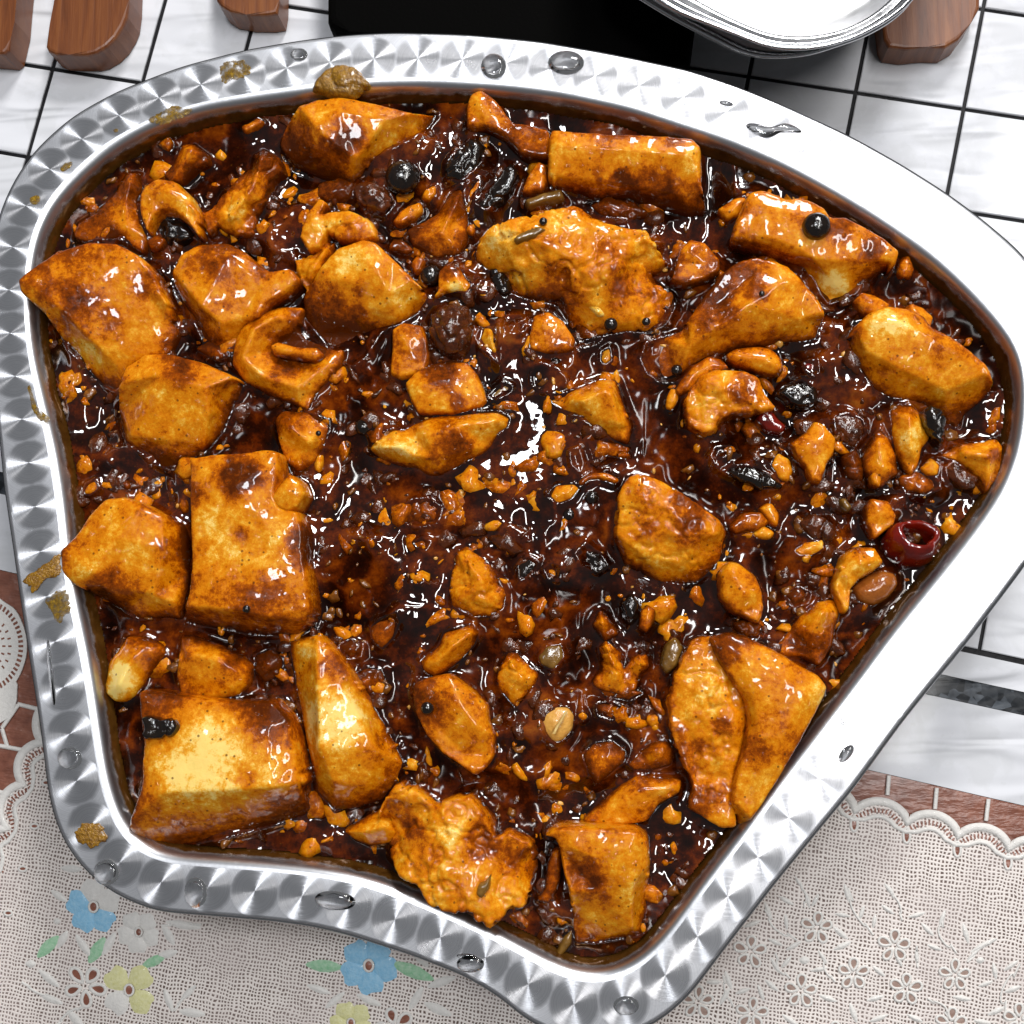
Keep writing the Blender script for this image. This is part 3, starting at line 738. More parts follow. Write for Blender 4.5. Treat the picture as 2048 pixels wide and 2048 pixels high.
# --- upper left
T('big tofu chunk whose pointed corner leans out over the left rim', 'A',
  [(95, 1545, 11), (140, 1505, 11), (290, 1400, 9), (480, 1335, 8), (640, 1345, 7), (760, 1410, 6), (840, 1500, 5), (900, 1640, 4), (985, 1840, 3), (930, 1960, 2), (760, 2080, 1), (640, 2170, 0), (570, 2125, 0), (390, 1935, 1), (240, 1720, 5), (110, 1610, 9)],
  [[(150, 1560, 12), (320, 1690, 11), (560, 1930, 7), (680, 2060, 3)], [(300, 1470, 11), (620, 1480, 10), (800, 1600, 8)]], stain=.30, blobs=[(330, 1480, 200, .35), (480, 1760, 170, .3), (800, 1560, 80, .4), (420, 1990, 150, -.3), (130, 1560, 60, .2)])
T('flat tofu strip with a browned tip beside the left rim', 'A',
  [(405, 1300), (430, 1230), (520, 1180), (600, 1100), (640, 1050), (690, 960), (750, 950), (770, 1040), (740, 1100), (770, 1190), (810, 1310), (790, 1390), (700, 1340), (600, 1320), (480, 1335)], [[(720, 980, 5), (690, 1120, 5), (700, 1250, 5)]], zb=3, stain=.32, blobs=[(720, 1010, 120, .4), (620, 1310, 60, .6)])
T('curled pale tofu shell arched over a dark hollow', 'A',
  [(770, 1080), (800, 1030), (860, 985), (960, 1000), (1040, 1075), (1085, 1170), (1088, 1290), (1040, 1220), (960, 1160), (890, 1155), (840, 1190), (810, 1270), (775, 1180)], [[(830, 1060, 8), (930, 1050, 9), (1030, 1120, 8), (1070, 1200, 6)]], zb=5, stain=.12, blobs=[(880, 1090, 90, .35)], step=3)
T('small browned tofu bit behind the curled pale shell', 'A', [(1000, 800), (1060, 790), (1140, 850), (1145, 890), (1070, 920), (1010, 1000), (940, 1010), (900, 960), (960, 900)], [[(1050, 830, 6), (1000, 920, 5)]], zb=3, stain=.42, step=3)
T('tall knobbly tofu piece in the upper left, glossy on its face', 'A', [(1400, 850), (1450, 820), (1540, 870), (1555, 940), (1500, 1010), (1470, 1120), (1405, 1180), (1400, 1290), (1300, 1290), (1200, 1240), (1150, 1290), (1110, 1170), (1170, 1150), (1220, 1080), (1310, 990), (1390, 930)],
  [[(1440, 870, 8), (1390, 1040, 7), (1280, 1190, 6)]], zb=3, stain=.38, rough=.6, blobs=[(1450, 880, 90, .25), (1300, 1230, 80, -.2)], step=3)
T('large tofu block against the top rim, its broad top lighter than its brown left side', 'B',
  [(-332, 800, 2), (-300, 700, 3), (-227, 580, 6), (-130, 550, 7), (0, 535, 7), (200, 572, 6), (400, 622, 4), (530, 640, 1), (490, 710, 0), (420, 780, 2), (300, 840, 2), (180, 880, 3), (120, 960, 1), (60, 1010, 0), (-50, 985, 0), (-150, 950, 0), (-260, 890, 1)],
  [[(-210, 600, 10), (-130, 700, 10), (-30, 800, 9), (90, 870, 7)], [(0, 610, 10), (250, 660, 9), (400, 680, 5)]], stain=.26, blobs=[(0, 720, 110, .45), (60, 780, 100, .4), (-230, 780, 130, .45), (-60, 920, 130, .4)])
T('rounded tofu cube left of the middle with a stringy right edge', 'A',
  [(950, 1500), (1000, 1400), (1100, 1350), (1250, 1340), (1330, 1380), (1400, 1440), (1480, 1500), (1600, 1480), (1650, 1540), (1560, 1620), (1480, 1660), (1420, 1740), (1370, 1850, 1), (1300, 1930, 0), (1180, 1960, 0), (1120, 1880, 0), (1060, 1740, 1), (1000, 1640, 2), (960, 1570, 3)],
  [[(1000, 1560, 9), (1110, 1690, 9), (1220, 1790, 7), (1330, 1760, 6)], [(1050, 1430, 8), (1260, 1400, 9), (1450, 1560, 7)]], zb=4, stain=.34, blobs=[(1200, 1390, 130, .3), (1240, 1520, 180, .05), (1140, 1850, 120, .35)])
T('broken pale tofu flake pair left of centre, upper of two', 'A', [(1650, 1290), (1690, 1180), (1760, 1090), (1805, 1120), (1760, 1180), (1830, 1165), (1932, 1160), (2040, 1220), (2075, 1300), (1990, 1330), (1880, 1320), (1800, 1270), (1760, 1360), (1700, 1380)], [[(1720, 1220, 7), (1790, 1210, 6), (1960, 1230, 7)]], zb=4, stain=.18, rough=.8, step=3, blobs=[(1950, 1280, 100, .4)])
T('broken pale tofu flake with ragged lower end, below its twin', 'A', [(1740, 1330), (1850, 1340), (1835, 1420), (1780, 1500), (1720, 1580), (1690, 1620), (1640, 1480), (1620, 1430), (1700, 1410), (1750, 1390)], [[(1790, 1380, 6), (1710, 1500, 5)]], zb=3, stain=.18, rough=.9, step=3)
T('tilted tofu cube near the middle, pale right face and sauce-dark lower left', 'B',
  [(-200, 1640, 3), (-110, 1480, 5), (-20, 1370, 7), (130, 1320, 8), (200, 1340, 8), (290, 1430, 6), (400, 1540, 4), (490, 1640, 2), (440, 1720, 1), (350, 1790, 1), (240, 1850, 0), (150, 1990, 0), (80, 2040, 0), (-30, 1980, 0), (-120, 1850, 0), (-190, 1760, 1)],
  [[(100, 1370, 10), (200, 1500, 10), (280, 1620, 8), (310, 1760, 4)], [(-80, 1530, 8), (120, 1560, 9), (200, 1700, 6)]], stain=.30, blobs=[(-60, 1760, 190, .55), (90, 1900, 150, .4), (340, 1640, 120, -.15), (60, 1440, 80, -.15)])
T('square tofu cube with a smooth broad front, left of the big slab', 'D',
  [(655, 400, 3), (650, 270, 5), (690, 150, 6), (800, 82, 6), (930, 75, 6), (1100, 120, 6), (1290, 205, 5), (1318, 260, 3), (1280, 400, 1), (1240, 520, 0), (1130, 630, 1), (1040, 710, 0), (960, 725, 0), (870, 695, 0), (760, 610, 1), (690, 560, 2), (672, 470, 2)],
  [[(690, 230, 10), (880, 190, 11), (1140, 260, 11), (1150, 400, 9), (1130, 580, 5)], [(720, 530, 6), (950, 560, 6)], [(760, 130, 9), (950, 120, 9), (1180, 190, 9)]], stain=.28, low=.55, blobs=[(1000, 170, 90, .45), (1250, 340, 110, .3), (900, 650, 130, .3)])
T('hooked tofu piece curling round a small pale roll', 'D', [(1280, 130), (1300, 0), (1340, -90), (1450, -160), (1570, -185), (1670, -180), (1650, -110), (1640, -50, 2), (1690, 0, 1), (1770, 30, 1), (1850, 60, 3), (1890, 50), (1880, 130), (1800, 220), (1740, 290), (1700, 390), (1640, 350), (1500, 300), (1350, 220)],
  [[(1340, 100, 7), (1400, -60, 8), (1520, -130, 7)], [(1450, 200, 7), (1640, 260, 6), (1800, 140, 5)], [(1500, 60, 2), (1560, 10, .8), (1700, 90, .8)]], zb=3.5, stain=.28, blobs=[(1560, 190, 90, .3), (1620, -140, 60, .3), (1640, 50, 140, .6)])
T('small pale rolled tofu sliver lying inside the hooked piece', 'D', [(1490, 30), (1530, 10), (1640, 40), (1750, 45), (1780, 80), (1740, 110), (1620, 90), (1510, 75)], [], zb=6, dome=2, stain=.3, step=3)
T('small wedge of tofu above the upper right corner of the big slab', 'D', [(1540, 560), (1520, 440), (1560, 390), (1700, 400), (1820, 440), (1820, 500), (1780, 600), (1720, 680), (1640, 720), (1570, 660)], [[(1600, 480, 8), (1700, 560, 7), (1690, 620, 5)]], zb=3.5, stain=.28, blobs=[(1600, 420, 90, .3)])
T('big upright tofu slab with mottled top and a dark sauce spot', 'D',
  [(1045, 650), (1200, 630), (1350, 622), (1480, 605), (1530, 620), (1535, 700), (1515, 860), (1540, 930), (1640, 950), (1670, 1050), (1675, 1200), (1690, 1300), (1710, 1480, 6), (1690, 1590, 1), (1640, 1640, 0), (1400, 1630, 0), (1200, 1595, 0), (1030, 1560, 0), (1022, 1480, 6), (1045, 1400), (1060, 1250), (1052, 1000)],
  [[(1045, 1470, 11), (1300, 1490, 12), (1500, 1530, 11), (1690, 1560, 8)], [(1080, 800, 11), (1300, 800, 12), (1580, 1150, 11)]], zb=9, stain=.24, dome=.8, blobs=[(1320, 740, 140, .75), (1660, 1150, 110, .6), (1330, 1080, 70, .35), (1250, 1190, 110, -.15), (1450, 1380, 120, .15), (1090, 850, 70, .35), (1300, 1570, 350, .35), (1120, 1000, 90, -.12)])
T('little nugget of tofu stuck on the right edge of the big slab', 'D', [(1500, 870), (1540, 800), (1600, 740), (1650, 780), (1680, 850), (1640, 920), (1580, 945), (1520, 910)], [[(1580, 820, 12)]], zb=9, stain=.25, step=3, skirt=12)
T('smooth tofu chunk with a bright straight ridge near the left rim', 'D',
  [(330, 1160, 6), (420, 1080, 5), (500, 960, 4), (580, 880, 4), (680, 868, 5), (790, 910, 5), (900, 970, 4), (1010, 1030, 3), (1020, 1130, 3), (1035, 1300, 2), (1000, 1460, 3), (990, 1530, 2), (900, 1520, 2), (780, 1545, 1), (680, 1490, 1), (560, 1420, 2), (400, 1340, 4), (340, 1280, 5)],
  [[(770, 930, 9), (640, 1090, 10), (520, 1280, 10), (570, 1360, 8)], [(900, 1150, 9), (850, 1400, 7), (960, 1450, 5)]], stain=.30, blobs=[(950, 1150, 120, .3), (640, 1380, 130, .45), (480, 1050, 120, .1), (740, 1200, 100, -.1)])
T('bent pale yellow tofu strip in the lower left corner above the largest cube', 'D', [(580, 1900), (600, 1780), (650, 1720), (700, 1640), (790, 1640), (890, 1690), (905, 1730), (860, 1790), (800, 1850), (770, 1910), (740, 1960), (690, 1995), (630, 1990), (585, 1950)], [[(660, 1900, 6), (730, 1760, 6), (800, 1700, 5)]], zb=3, stain=.22, blobs=[(640, 1890, 110, -.3), (780, 1720, 100, .3)])
T('squarish tofu piece with a shiny right side under the big slab', 'D', [(1000, 1640), (1060, 1635), (1200, 1690), (1320, 1740), (1380, 1800), (1370, 1900), (1310, 1960), (1150, 1985), (1000, 1960), (975, 1850)], [[(1030, 1730, 6), (1200, 1760, 7), (1300, 1830, 6), (1280, 1920, 5)]], zb=3.5, stain=.32, blobs=[(1280, 1740, 70, .35)])
# --- lower left
T('largest tofu cube in the lower left corner with a cream-coloured bare top', 'G',
  [(703, 905, 2), (720, 800, 4), (775, 640, 8), (795, 370, 9), (775, 240, 8), (765, 100, 7), (850, 100, 7), (1000, 120, 6), (1250, 150, 5), (1500, 150, 4), (1590, 250, 4), (1640, 480, 4), (1710, 740, 1), (1690, 780, 0), (1500, 840, 0), (1300, 890, 0), (1100, 935, 0), (900, 965, 0), (780, 945, 1)],
  [[(800, 640, 12), (900, 655, 13), (1200, 642, 13), (1500, 622, 12), (1650, 600, 10)], [(830, 380, 12), (1100, 300, 12), (1480, 300, 11)]], stain=.27, dome=.7, low=.18,
  blobs=[(1150, 470, 330, -.40), (1350, 540, 80, .35), (1500, 300, 170, .38), (900, 200, 200, .4), (1350, 180, 190, .35), (1250, 850, 300, .12), (1000, 790, 260, .16), (1400, 740, 200, .16), (1600, 820, 160, .5), (850, 560, 110, .1)])
T('pale wedge-shaped tofu with a bright long left face, right of the largest cube', 'G',
  [(1595, -180, 2), (1690, -200, 3), (1755, -210, 4), (1840, -130, 4), (1932, 0, 4), (2060, 190, 3), (2225, 490, 2), (2180, 590, 1), (2106, 690, 0), (1980, 730, 0), (1844, 756, 0), (1755, 650, 1), (1700, 400, 2), (1640, 83, 2)],
  [[(1745, -150, 10), (1755, 100, 12), (1760, 400, 12), (1840, 600, 8)], [(1880, 40, 10), (2080, 420, 8), (2020, 620, 5)]], stain=.16, blobs=[(1850, -60, 130, .4), (1870, 230, 150, -.2), (2100, 420, 130, .25), (1950, 700, 150, .25), (1800, 500, 130, .05)])
# --- upper middle and right
T('tooth-shaped tofu piece below the top rim', 'B', [(705, 690), (700, 580), (720, 520), (770, 495), (830, 530), (880, 580), (920, 640), (960, 680), (1050, 690), (1150, 722), (1150, 860), (1060, 850), (1000, 830), (900, 730), (800, 690)], [[(770, 550, 7), (850, 640, 6), (1050, 770, 5)]], zb=4, stain=.28, blobs=[(1050, 780, 150, .4), (740, 530, 60, -.1)])
T('flat rectangular tofu slab beneath the upper rim, straight back edge', 'B',
  [(1152, 770), (1170, 715), (1400, 733), (1700, 745), (1945, 765), (1990, 800), (1992, 1000, 4), (2015, 1150, 2), (1932, 1180, 1), (1800, 1140, 1), (1600, 1080, 2), (1400, 1080, 2), (1230, 1030, 3), (1155, 960, 5)], [[(1200, 800, 10), (1500, 820, 10), (1940, 850, 10)], [(1250, 980, 7), (1600, 1020, 6), (1900, 1080, 5)]], zb=8, stain=.25, blobs=[(1400, 950, 160, .18), (1700, 1060, 180, .45), (1860, 800, 60, .35), (1580, 980, 60, .6), (1900, 1080, 120, .35)])
T('large crumbling tofu mass in the upper middle with torn faces', 'B',
  [(745, 1440, 3), (770, 1300, 5), (860, 1230, 6), (1000, 1190, 7), (1130, 1150, 7), (1260, 1125, 7), (1340, 1140, 6), (1370, 1180, 6), (1450, 1210, 6), (1530, 1230, 6), (1600, 1260, 6), (1690, 1250, 5), (1740, 1340, 4), (1815, 1450, 3), (1700, 1500, 3), (1740, 1560, 3), (1830, 1600, 2), (1850, 1700, 1), (1800, 1800, 1), (1700, 1850, 1), (1590, 1835, 2), (1430, 1865, 2), (1310, 1895, 1), (1270, 1800, 1), (1200, 1700, 1), (1000, 1650, 1), (940, 1620, 2), (930, 1550, 3), (850, 1500, 3)],
  [[(860, 1300, 10), (1000, 1270, 12), (1290, 1190, 11), (1500, 1290, 11), (1640, 1330, 9)], [(1000, 1480, 8), (1250, 1420, 12), (1520, 1460, 12), (1500, 1560, 10)], [(1320, 1590, 10), (1420, 1700, 7), (1600, 1760, 6)]], stain=.26, rough=1.0, soft=3,
  blobs=[(880, 1330, 90, -.2), (1450, 1420, 140, .15), (1230, 1620, 160, .4), (1600, 1600, 130, .35), (1120, 1300, 100, .1), (1380, 1640, 80, -.1), (1500, 1780, 100, .1)])
T('small tofu block in front of the crumbling mass', 'B', [(1045, 1860), (1070, 1745), (1150, 1720), (1230, 1770), (1290, 1870), (1285, 1925), (1150, 1940), (1050, 1925)], [[(1120, 1790, 7), (1210, 1850, 6)]], zb=4, stain=.32, step=3)
T('upper small tofu square glazed with sauce, centre of the tray', 'E', [(290, -60), (340, -95), (450, -80), (478, 0), (490, 80), (470, 160), (400, 190), (330, 205), (278, 180), (290, 60)], [[(350, -10, 7), (410, 90, 6)]], zb=4, stain=.38, step=3, blobs=[(420, 60, 80, .3)])
T('lower small tofu square with a sauce drip, centre of the tray', 'E', [(360, 240), (420, 170), (560, 120), (700, 125), (745, 180), (780, 260), (805, 330), (780, 360), (640, 400), (430, 392), (390, 320)], [[(440, 250, 7), (600, 210, 7), (720, 260, 6)]], zb=4, stain=.28, blobs=[(540, 180, 110, .5), (640, 340, 50, .5)], step=3)
T('slim pale tofu shard beside the round brown lump', 'B', [(750, 1880), (775, 1800), (800, 1775), (890, 1780), (882, 1880), (892, 1980), (885, 2020), (830, 1965), (770, 1920)], [[(830, 1840, 6), (850, 1930, 5)]], zb=3, stain=.10, step=3)
T('small folded tofu flake with a pale rim, above the round brown lump', 'B', [(520, 1635), (545, 1600), (545, 1500), (600, 1445), (660, 1480), (722, 1570), (700, 1612), (640, 1600), (575, 1605)], [[(600, 1480, 6), (660, 1560, 6)]], zb=4, stain=.28, step=3, blobs=[(610, 1500, 60, .4), (640, 1590, 50, -.3)])
T('sauce-covered orange tofu lump left of the crumbling mass', 'B', [(370, 1270), (450, 1230), (540, 1180), (600, 1060), (680, 1030), (705, 1180), (700, 1330), (660, 1400), (540, 1420), (400, 1350)], [[(640, 1120, 7), (560, 1280, 6)]], zb=3, stain=.48, blobs=[(650, 1100, 100, .2)])
T('long tofu block under the right rim with a black bean on top', 'C',
  [(325, 1310, 5), (350, 1220, 7), (420, 1060, 8), (480, 1045, 8), (540, 1062, 8), (620, 1102, 8), (700, 1090, 8), (760, 1110, 8), (830, 1150, 8), (860, 1200, 8), (950, 1200, 7), (1050, 1250, 7), (1150, 1310, 7), (1242, 1385, 6), (1225, 1445, 4), (1150, 1485, 3), (1090, 1540, 2), (1035, 1575, 2), (1000, 1630, 1), (950, 1655, 1), (850, 1685, 1), (800, 1625, 1), (780, 1560, 2), (720, 1465, 3), (640, 1405, 4), (520, 1355, 4), (400, 1335, 4)],
  [[(400, 1290, 9), (520, 1310, 10), (660, 1360, 10), (760, 1420, 10), (900, 1440, 9), (1100, 1440, 8)], [(480, 1120, 10), (800, 1230, 11), (1100, 1340, 9)], [(850, 1520, 6), (960, 1540, 5)]], stain=.27, blobs=[(700, 1190, 90, .2), (920, 1270, 80, .35), (1100, 1370, 70, .5), (890, 1620, 130, -.45), (1030, 1500, 110, .25), (450, 1230, 120, .05)])
T('rounded tofu slab with a shiny sloping ridge right of the crumbling mass', 'C',
  [(-190, 1990, 0), (-160, 1900, 1), (-60, 1860, 2), (40, 1830, 3), (100, 1740, 4), (200, 1600, 5), (260, 1510, 6), (350, 1445, 7), (450, 1420, 7), (560, 1440, 7), (640, 1480, 6), (720, 1560, 6), (800, 1660, 4), (832, 1725, 4), (800, 1800, 3), (780, 1870, 2), (700, 1885, 2), (600, 1880, 2), (500, 1905, 2), (350, 1925, 2), (270, 1950, 2), (180, 1990, 1), (90, 2060, 1), (10, 2120, 0), (-80, 2120, 0), (-150, 2080, 0)],
  [[(600, 1560, 10), (420, 1680, 11), (250, 1800, 9), (80, 1920, 6)], [(450, 1500, 9), (280, 1650, 8)], [(700, 1760, 7), (450, 1840, 6)]], stain=.33, blobs=[(330, 1540, 190, .35), (200, 1700, 140, .4), (650, 1750, 180, -.02), (480, 1620, 60, .2)], jit=1.6)
T('small tofu cube between the crumbling mass and the rounded slab', 'C', [(-10, 1540), (15, 1470), (40, 1370), (90, 1320), (170, 1340), (250, 1430), (250, 1490), (180, 1530), (60, 1565)], [[(90, 1390, 7), (170, 1450, 6)]], zb=4, stain=.38, step=3)
T('tiny pale tofu bit left of the block with the black bean', 'C', [(245, 1150), (330, 1100), (390, 1080), (402, 1110), (350, 1190), (290, 1205)], [], zb=3, dome=2, stain=.3, step=3)
T('smooth tofu block beside the right wall with a bare yellow corner', 'F',
  [(955, 30, 3), (1000, -70, 5), (1080, -150, 6), (1180, -190, 7), (1290, -172, 7), (1380, -130, 7), (1420, -75, 7), (1540, -10, 7), (1640, 60, 7), (1730, 140, 6), (1768, 230, 5), (1740, 290, 3), (1680, 340, 2), (1600, 400, 1), (1560, 485, 0), (1500, 430, 1), (1400, 345, 3), (1300, 335, 3), (1200, 312, 3), (1100, 262, 3), (1030, 180, 3), (980, 110, 3)],
  [[(1090, -110, 11), (1250, -100, 12), (1400, -20, 12), (1560, 60, 11), (1710, 190, 9)], [(1060, 60, 9), (1250, 160, 10), (1500, 280, 8)]], stain=.30, low=.3, blobs=[(1170, -120, 110, -.32), (1300, -120, 90, -.1), (1300, 20, 130, .08), (1560, 440, 90, .2)])
T('tofu scrap tucked behind the smooth block by the right wall', 'C', [(1000, 1660), (1040, 1610), (1110, 1630), (1190, 1680), (1150, 1725), (1060, 1725)], [[(1090, 1660, 6)]], zb=4, stain=.35, step=3)
T('tiny ragged crumb at the far right end of the block with the bean', 'C', [(1240, 1500), (1260, 1430), (1300, 1405), (1330, 1480), (1310, 1520), (1270, 1530)], [], zb=3, dome=1.5, stain=.25, rough=1.0, step=3)
T('tofu scrap at the upper edge of the smooth right block', 'C', [(1270, 1720), (1310, 1670), (1380, 1700), (1430, 1750), (1420, 1800), (1350, 1800)], [[(1340, 1730, 7)]], zb=5, stain=.35, step=3)
# --- right middle
T('knobbly tofu lump with browned crown, right of centre', 'F', [(60, 330), (100, 250), (160, 190), (250, 165), (380, 170), (460, 200), (490, 260), (530, 340), (560, 370), (490, 385), (420, 400), (330, 400), (250, 440), (220, 505), (150, 520), (70, 450)], [[(190, 225, 9), (280, 270, 9), (420, 340, 8)], [(150, 400, 7), (240, 380, 7)]], zb=4, stain=.26, rough=.6, blobs=[(390, 260, 90, .4), (300, 200, 60, -.2), (180, 420, 80, -.1)])
T('smooth almond-shaped tofu sliver above the knobbly lump', 'F', [(280, 80), (340, 40), (450, 28), (540, 40), (600, 100), (607, 160), (560, 192), (450, 172), (370, 142), (300, 112)], [], zb=4, dome=3, stain=.34, soft=6, step=3)
T('small pale tofu tongue left of the almond-shaped sliver', 'F', [(10, 280), (50, 210), (110, 140), (190, 90), (260, 105), (300, 150), (210, 185), (140, 220), (80, 280), (30, 300)], [], zb=4, dome=2, stain=.28, step=3)
T('kite-shaped golden tofu piece with sharp corners', 'F', [(642, 570), (740, 510), (785, 450), (830, 470), (892, 545), (880, 620), (840, 680), (812, 782), (760, 770), (740, 700), (690, 650)], [[(720, 570, 7), (830, 540, 7), (790, 690, 6)]], zb=4, stain=.24, step=3)
T('long mottled tofu strip left of the torn tofu under the black bean husk', 'F', [(1050, 640), (1110, 520), (1135, 485), (1180, 540), (1222, 630), (1240, 740), (1190, 765), (1150, 805), (1100, 790), (1060, 720)], [[(1130, 560, 5), (1160, 700, 5)]], zb=3, stain=.34)
T('torn tofu flap hanging below the smooth right block', 'F', [(1185, 390), (1240, 350), (1320, 355), (1390, 440), (1412, 540), (1370, 590), (1350, 690), (1310, 745), (1260, 660), (1205, 520)], [[(1300, 440, 7), (1310, 600, 6)]], zb=3.5, stain=.24, blobs=[(1270, 400, 80, .3)])
T('ragged tofu chunk against the right wall', 'F', [(1480, 640), (1560, 590), (1680, 562), (1790, 545), (1825, 600), (1800, 700), (1780, 780), (1720, 840), (1690, 780), (1640, 720), (1560, 670)], [[(1600, 620, 6), (1740, 640, 7), (1740, 750, 5)]], zb=3.5, stain=.26, rough=.7, blobs=[(1760, 640, 50, .4)])
T('upright tofu finger left of the red chili ring', 'F', [(1065, 920), (1095, 878), (1180, 890), (1225, 970), (1210, 1020), (1150, 1060), (1105, 1095), (1070, 1000)], [[(1130, 940, 6), (1140, 1020, 5)]], zb=4, stain=.24, step=3)
T('white angular tofu wedge below the red chili ring', 'F', [(905, 1310), (950, 1190), (1020, 1148), (1110, 1150), (1155, 1225), (1100, 1270), (1020, 1315), (975, 1370), (962, 1480), (940, 1505), (908, 1420), (888, 1370)], [[(960, 1290, 8), (1030, 1230, 9), (1110, 1215, 8)], [(940, 1380, 6)]], zb=4, stain=.05, low=.2, step=3, blobs=[(1050, 1180, 70, .3)])
T('mottled oval tofu piece left of the white wedge', 'F', [(255, 1290), (300, 1222), (360, 1230), (450, 1300), (490, 1390), (497, 1480), (470, 1565), (400, 1530), (320, 1500), (262, 1420)], [[(320, 1290, 8), (400, 1400, 8), (440, 1490, 5)]], zb=4, stain=.34, soft=5)
T('sauce-streaked tofu piece near the lower right wall', 'F', [(560, 1690), (640, 1610), (700, 1530), (800, 1445), (880, 1438), (912, 1510), (890, 1590), (870, 1690), (800, 1795), (700, 1745), (600, 1745)], [[(820, 1500, 8), (760, 1600, 7), (760, 1720, 4)]], zb=3.5, stain=.38, blobs=[(740, 1660, 110, .45), (840, 1490, 80, -.05)])
T('pointed tofu piece with a pale peak, right of centre above the large cube', 'E', [(1140, 330), (1250, 290), (1350, 250), (1440, 213), (1520, 222), (1560, 340), (1602, 480), (1590, 560), (1500, 540), (1400, 490), (1330, 440), (1230, 390)], [[(1270, 340, 6), (1340, 335, 9), (1460, 275, 9), (1500, 300, 9), (1540, 460, 7)], [(1400, 430, 6), (1520, 500, 5)]], zb=3.5, stain=.27, blobs=[(1400, 330, 60, -.15), (1480, 380, 80, .1)])
T('layered tofu pieces with a white cut end left of the bright glare', 'E', [(165, 600), (230, 520), (300, 490), (350, 500), (400, 468), (480, 430), (620, 408), (760, 393), (870, 393), (945, 430), (930, 490), (880, 520), (830, 595), (790, 625), (650, 700), (560, 745), (480, 735), (420, 690), (330, 680), (230, 640)], [[(230, 590, 7), (330, 590, 8), (400, 640, 6), (420, 560, 5), (470, 520, 8), (650, 470, 9), (860, 440, 7)], [(520, 650, 7), (700, 600, 7)]], zb=3, stain=.24, blobs=[(290, 600, 150, -.35), (620, 590, 120, .5), (520, 660, 60, .1)])
T('large faceted tofu cube right of centre cracked across its front', 'E',
  [(1518, 1060, 4), (1535, 870, 6), (1590, 760, 6), (1640, 738, 6), (1750, 770, 6), (1860, 830, 6), (2000, 920, 5), (2100, 1000, 4), (2132, 1065, 3), (2100, 1150, 3), (2090, 1210, 2), (2050, 1275, 1), (1960, 1345, 0), (1880, 1352, 0), (1780, 1330, 1), (1700, 1290, 1), (1580, 1230, 2), (1520, 1145, 3)],
  [[(1570, 900, 9), (1690, 880, 11), (1850, 950, 11), (2080, 1070, 8)], [(1560, 1100, 8), (1720, 1060, 9), (1930, 1080, 10)], [(1680, 1200, 7), (1900, 1240, 6)]], stain=.32, rough=.6, blobs=[(1700, 1040, 50, .3), (1930, 1060, 110, .3), (1900, 930, 120, .2), (1600, 800, 100, -.05), (1800, 1200, 160, -.08)])
T('tofu triangle glittering with bubbles, below the centre', 'E', [(630, 1250), (640, 1160), (700, 1142), (760, 1190), (820, 1240), (870, 1320), (912, 1400), (900, 1490), (830, 1525), (740, 1528), (680, 1500), (620, 1460), (605, 1380)], [[(690, 1200, 7), (780, 1330, 8), (820, 1450, 6)], [(660, 1430, 6)]], zb=3.5, stain=.36, rough=.8, coarse=.0018)
T('log-shaped tofu stick lying diagonally', 'E', [(440, 1770), (500, 1720), (540, 1690), (570, 1610), (650, 1588), (730, 1563), (772, 1610), (740, 1680), (660, 1770), (580, 1835), (520, 1862), (460, 1835)], [[(530, 1770, 7), (620, 1690, 8), (710, 1620, 7)]], zb=3, stain=.32, soft=6, step=3)
T('small rough tofu nugget right of the diagonal stick', 'E', [(888, 1800), (920, 1738), (970, 1728), (1030, 1790), (1085, 1850), (1060, 1920), (1035, 1970), (970, 2035), (905, 1960), (865, 1890)], [[(950, 1790, 7), (1010, 1870, 7), (980, 1960, 5)]], zb=3.5, stain=.24, rough=.8, step=3)
T('pale tofu chip touching the bright glare', 'E', [(1135, 870), (1190, 800), (1290, 790), (1322, 820), (1280, 880), (1200, 910)], [], zb=3, dome=2, stain=.15, step=3)
T('upper tofu splinter of the cluster below the large faceted cube', 'E', [(1395, 1570), (1440, 1495), (1500, 1570), (1535, 1620), (1460, 1655)], [[(1450, 1560, 6)]], zb=3, stain=.4, step=3)
T('forked tofu splinter of the cluster below the large faceted cube', 'E', [(1430, 1700), (1470, 1655), (1540, 1740), (1565, 1830), (1620, 1760), (1690, 1740), (1700, 1800), (1650, 1850), (1630, 1932), (1560, 1960), (1450, 1930), (1395, 1900), (1450, 1810)], [[(1470, 1690, 6), (1530, 1830, 6), (1640, 1780, 6)]], zb=3, stain=.38, rough=.7, step=3)
T('slim tofu curl standing right of the forked splinter', 'E', [(1655, 1590), (1665, 1500), (1700, 1465), (1740, 1490), (1730, 1550), (1690, 1610)], [], zb=4, dome=2, stain=.38, step=3)
T('half sunken tofu lump left of the diagonal stick', 'E', [(165, 1590), (220, 1540), (320, 1500), (335, 1560), (290, 1650), (230, 1705), (180, 1660)], [], zb=2.5, dome=2, stain=.46, step=3)
T('crumbled tofu fragments under the pointed piece', 'E', [(1360, 560), (1420, 510), (1500, 555), (1595, 590), (1590, 650), (1480, 640), (1400, 660)], [], zb=2.5, dome=1.5, stain=.34, rough=1.0, step=3)
T('browned tofu block below the diagonal stick with a peppercorn on it', 'H', [(405, 60), (480, 28), (600, 5), (680, 60), (740, 110), (805, 180), (812, 270), (842, 330), (845, 440), (790, 530), (740, 557), (680, 510), (560, 430), (480, 340), (420, 220), (400, 130)], [[(500, 90, 8), (640, 140, 10), (760, 300, 9), (790, 440, 6)], [(520, 260, 8), (680, 440, 6)]], zb=4, stain=.38, blobs=[(480, 190, 130, .4), (660, 290, 130, -.02), (800, 430, 60, -.15)])
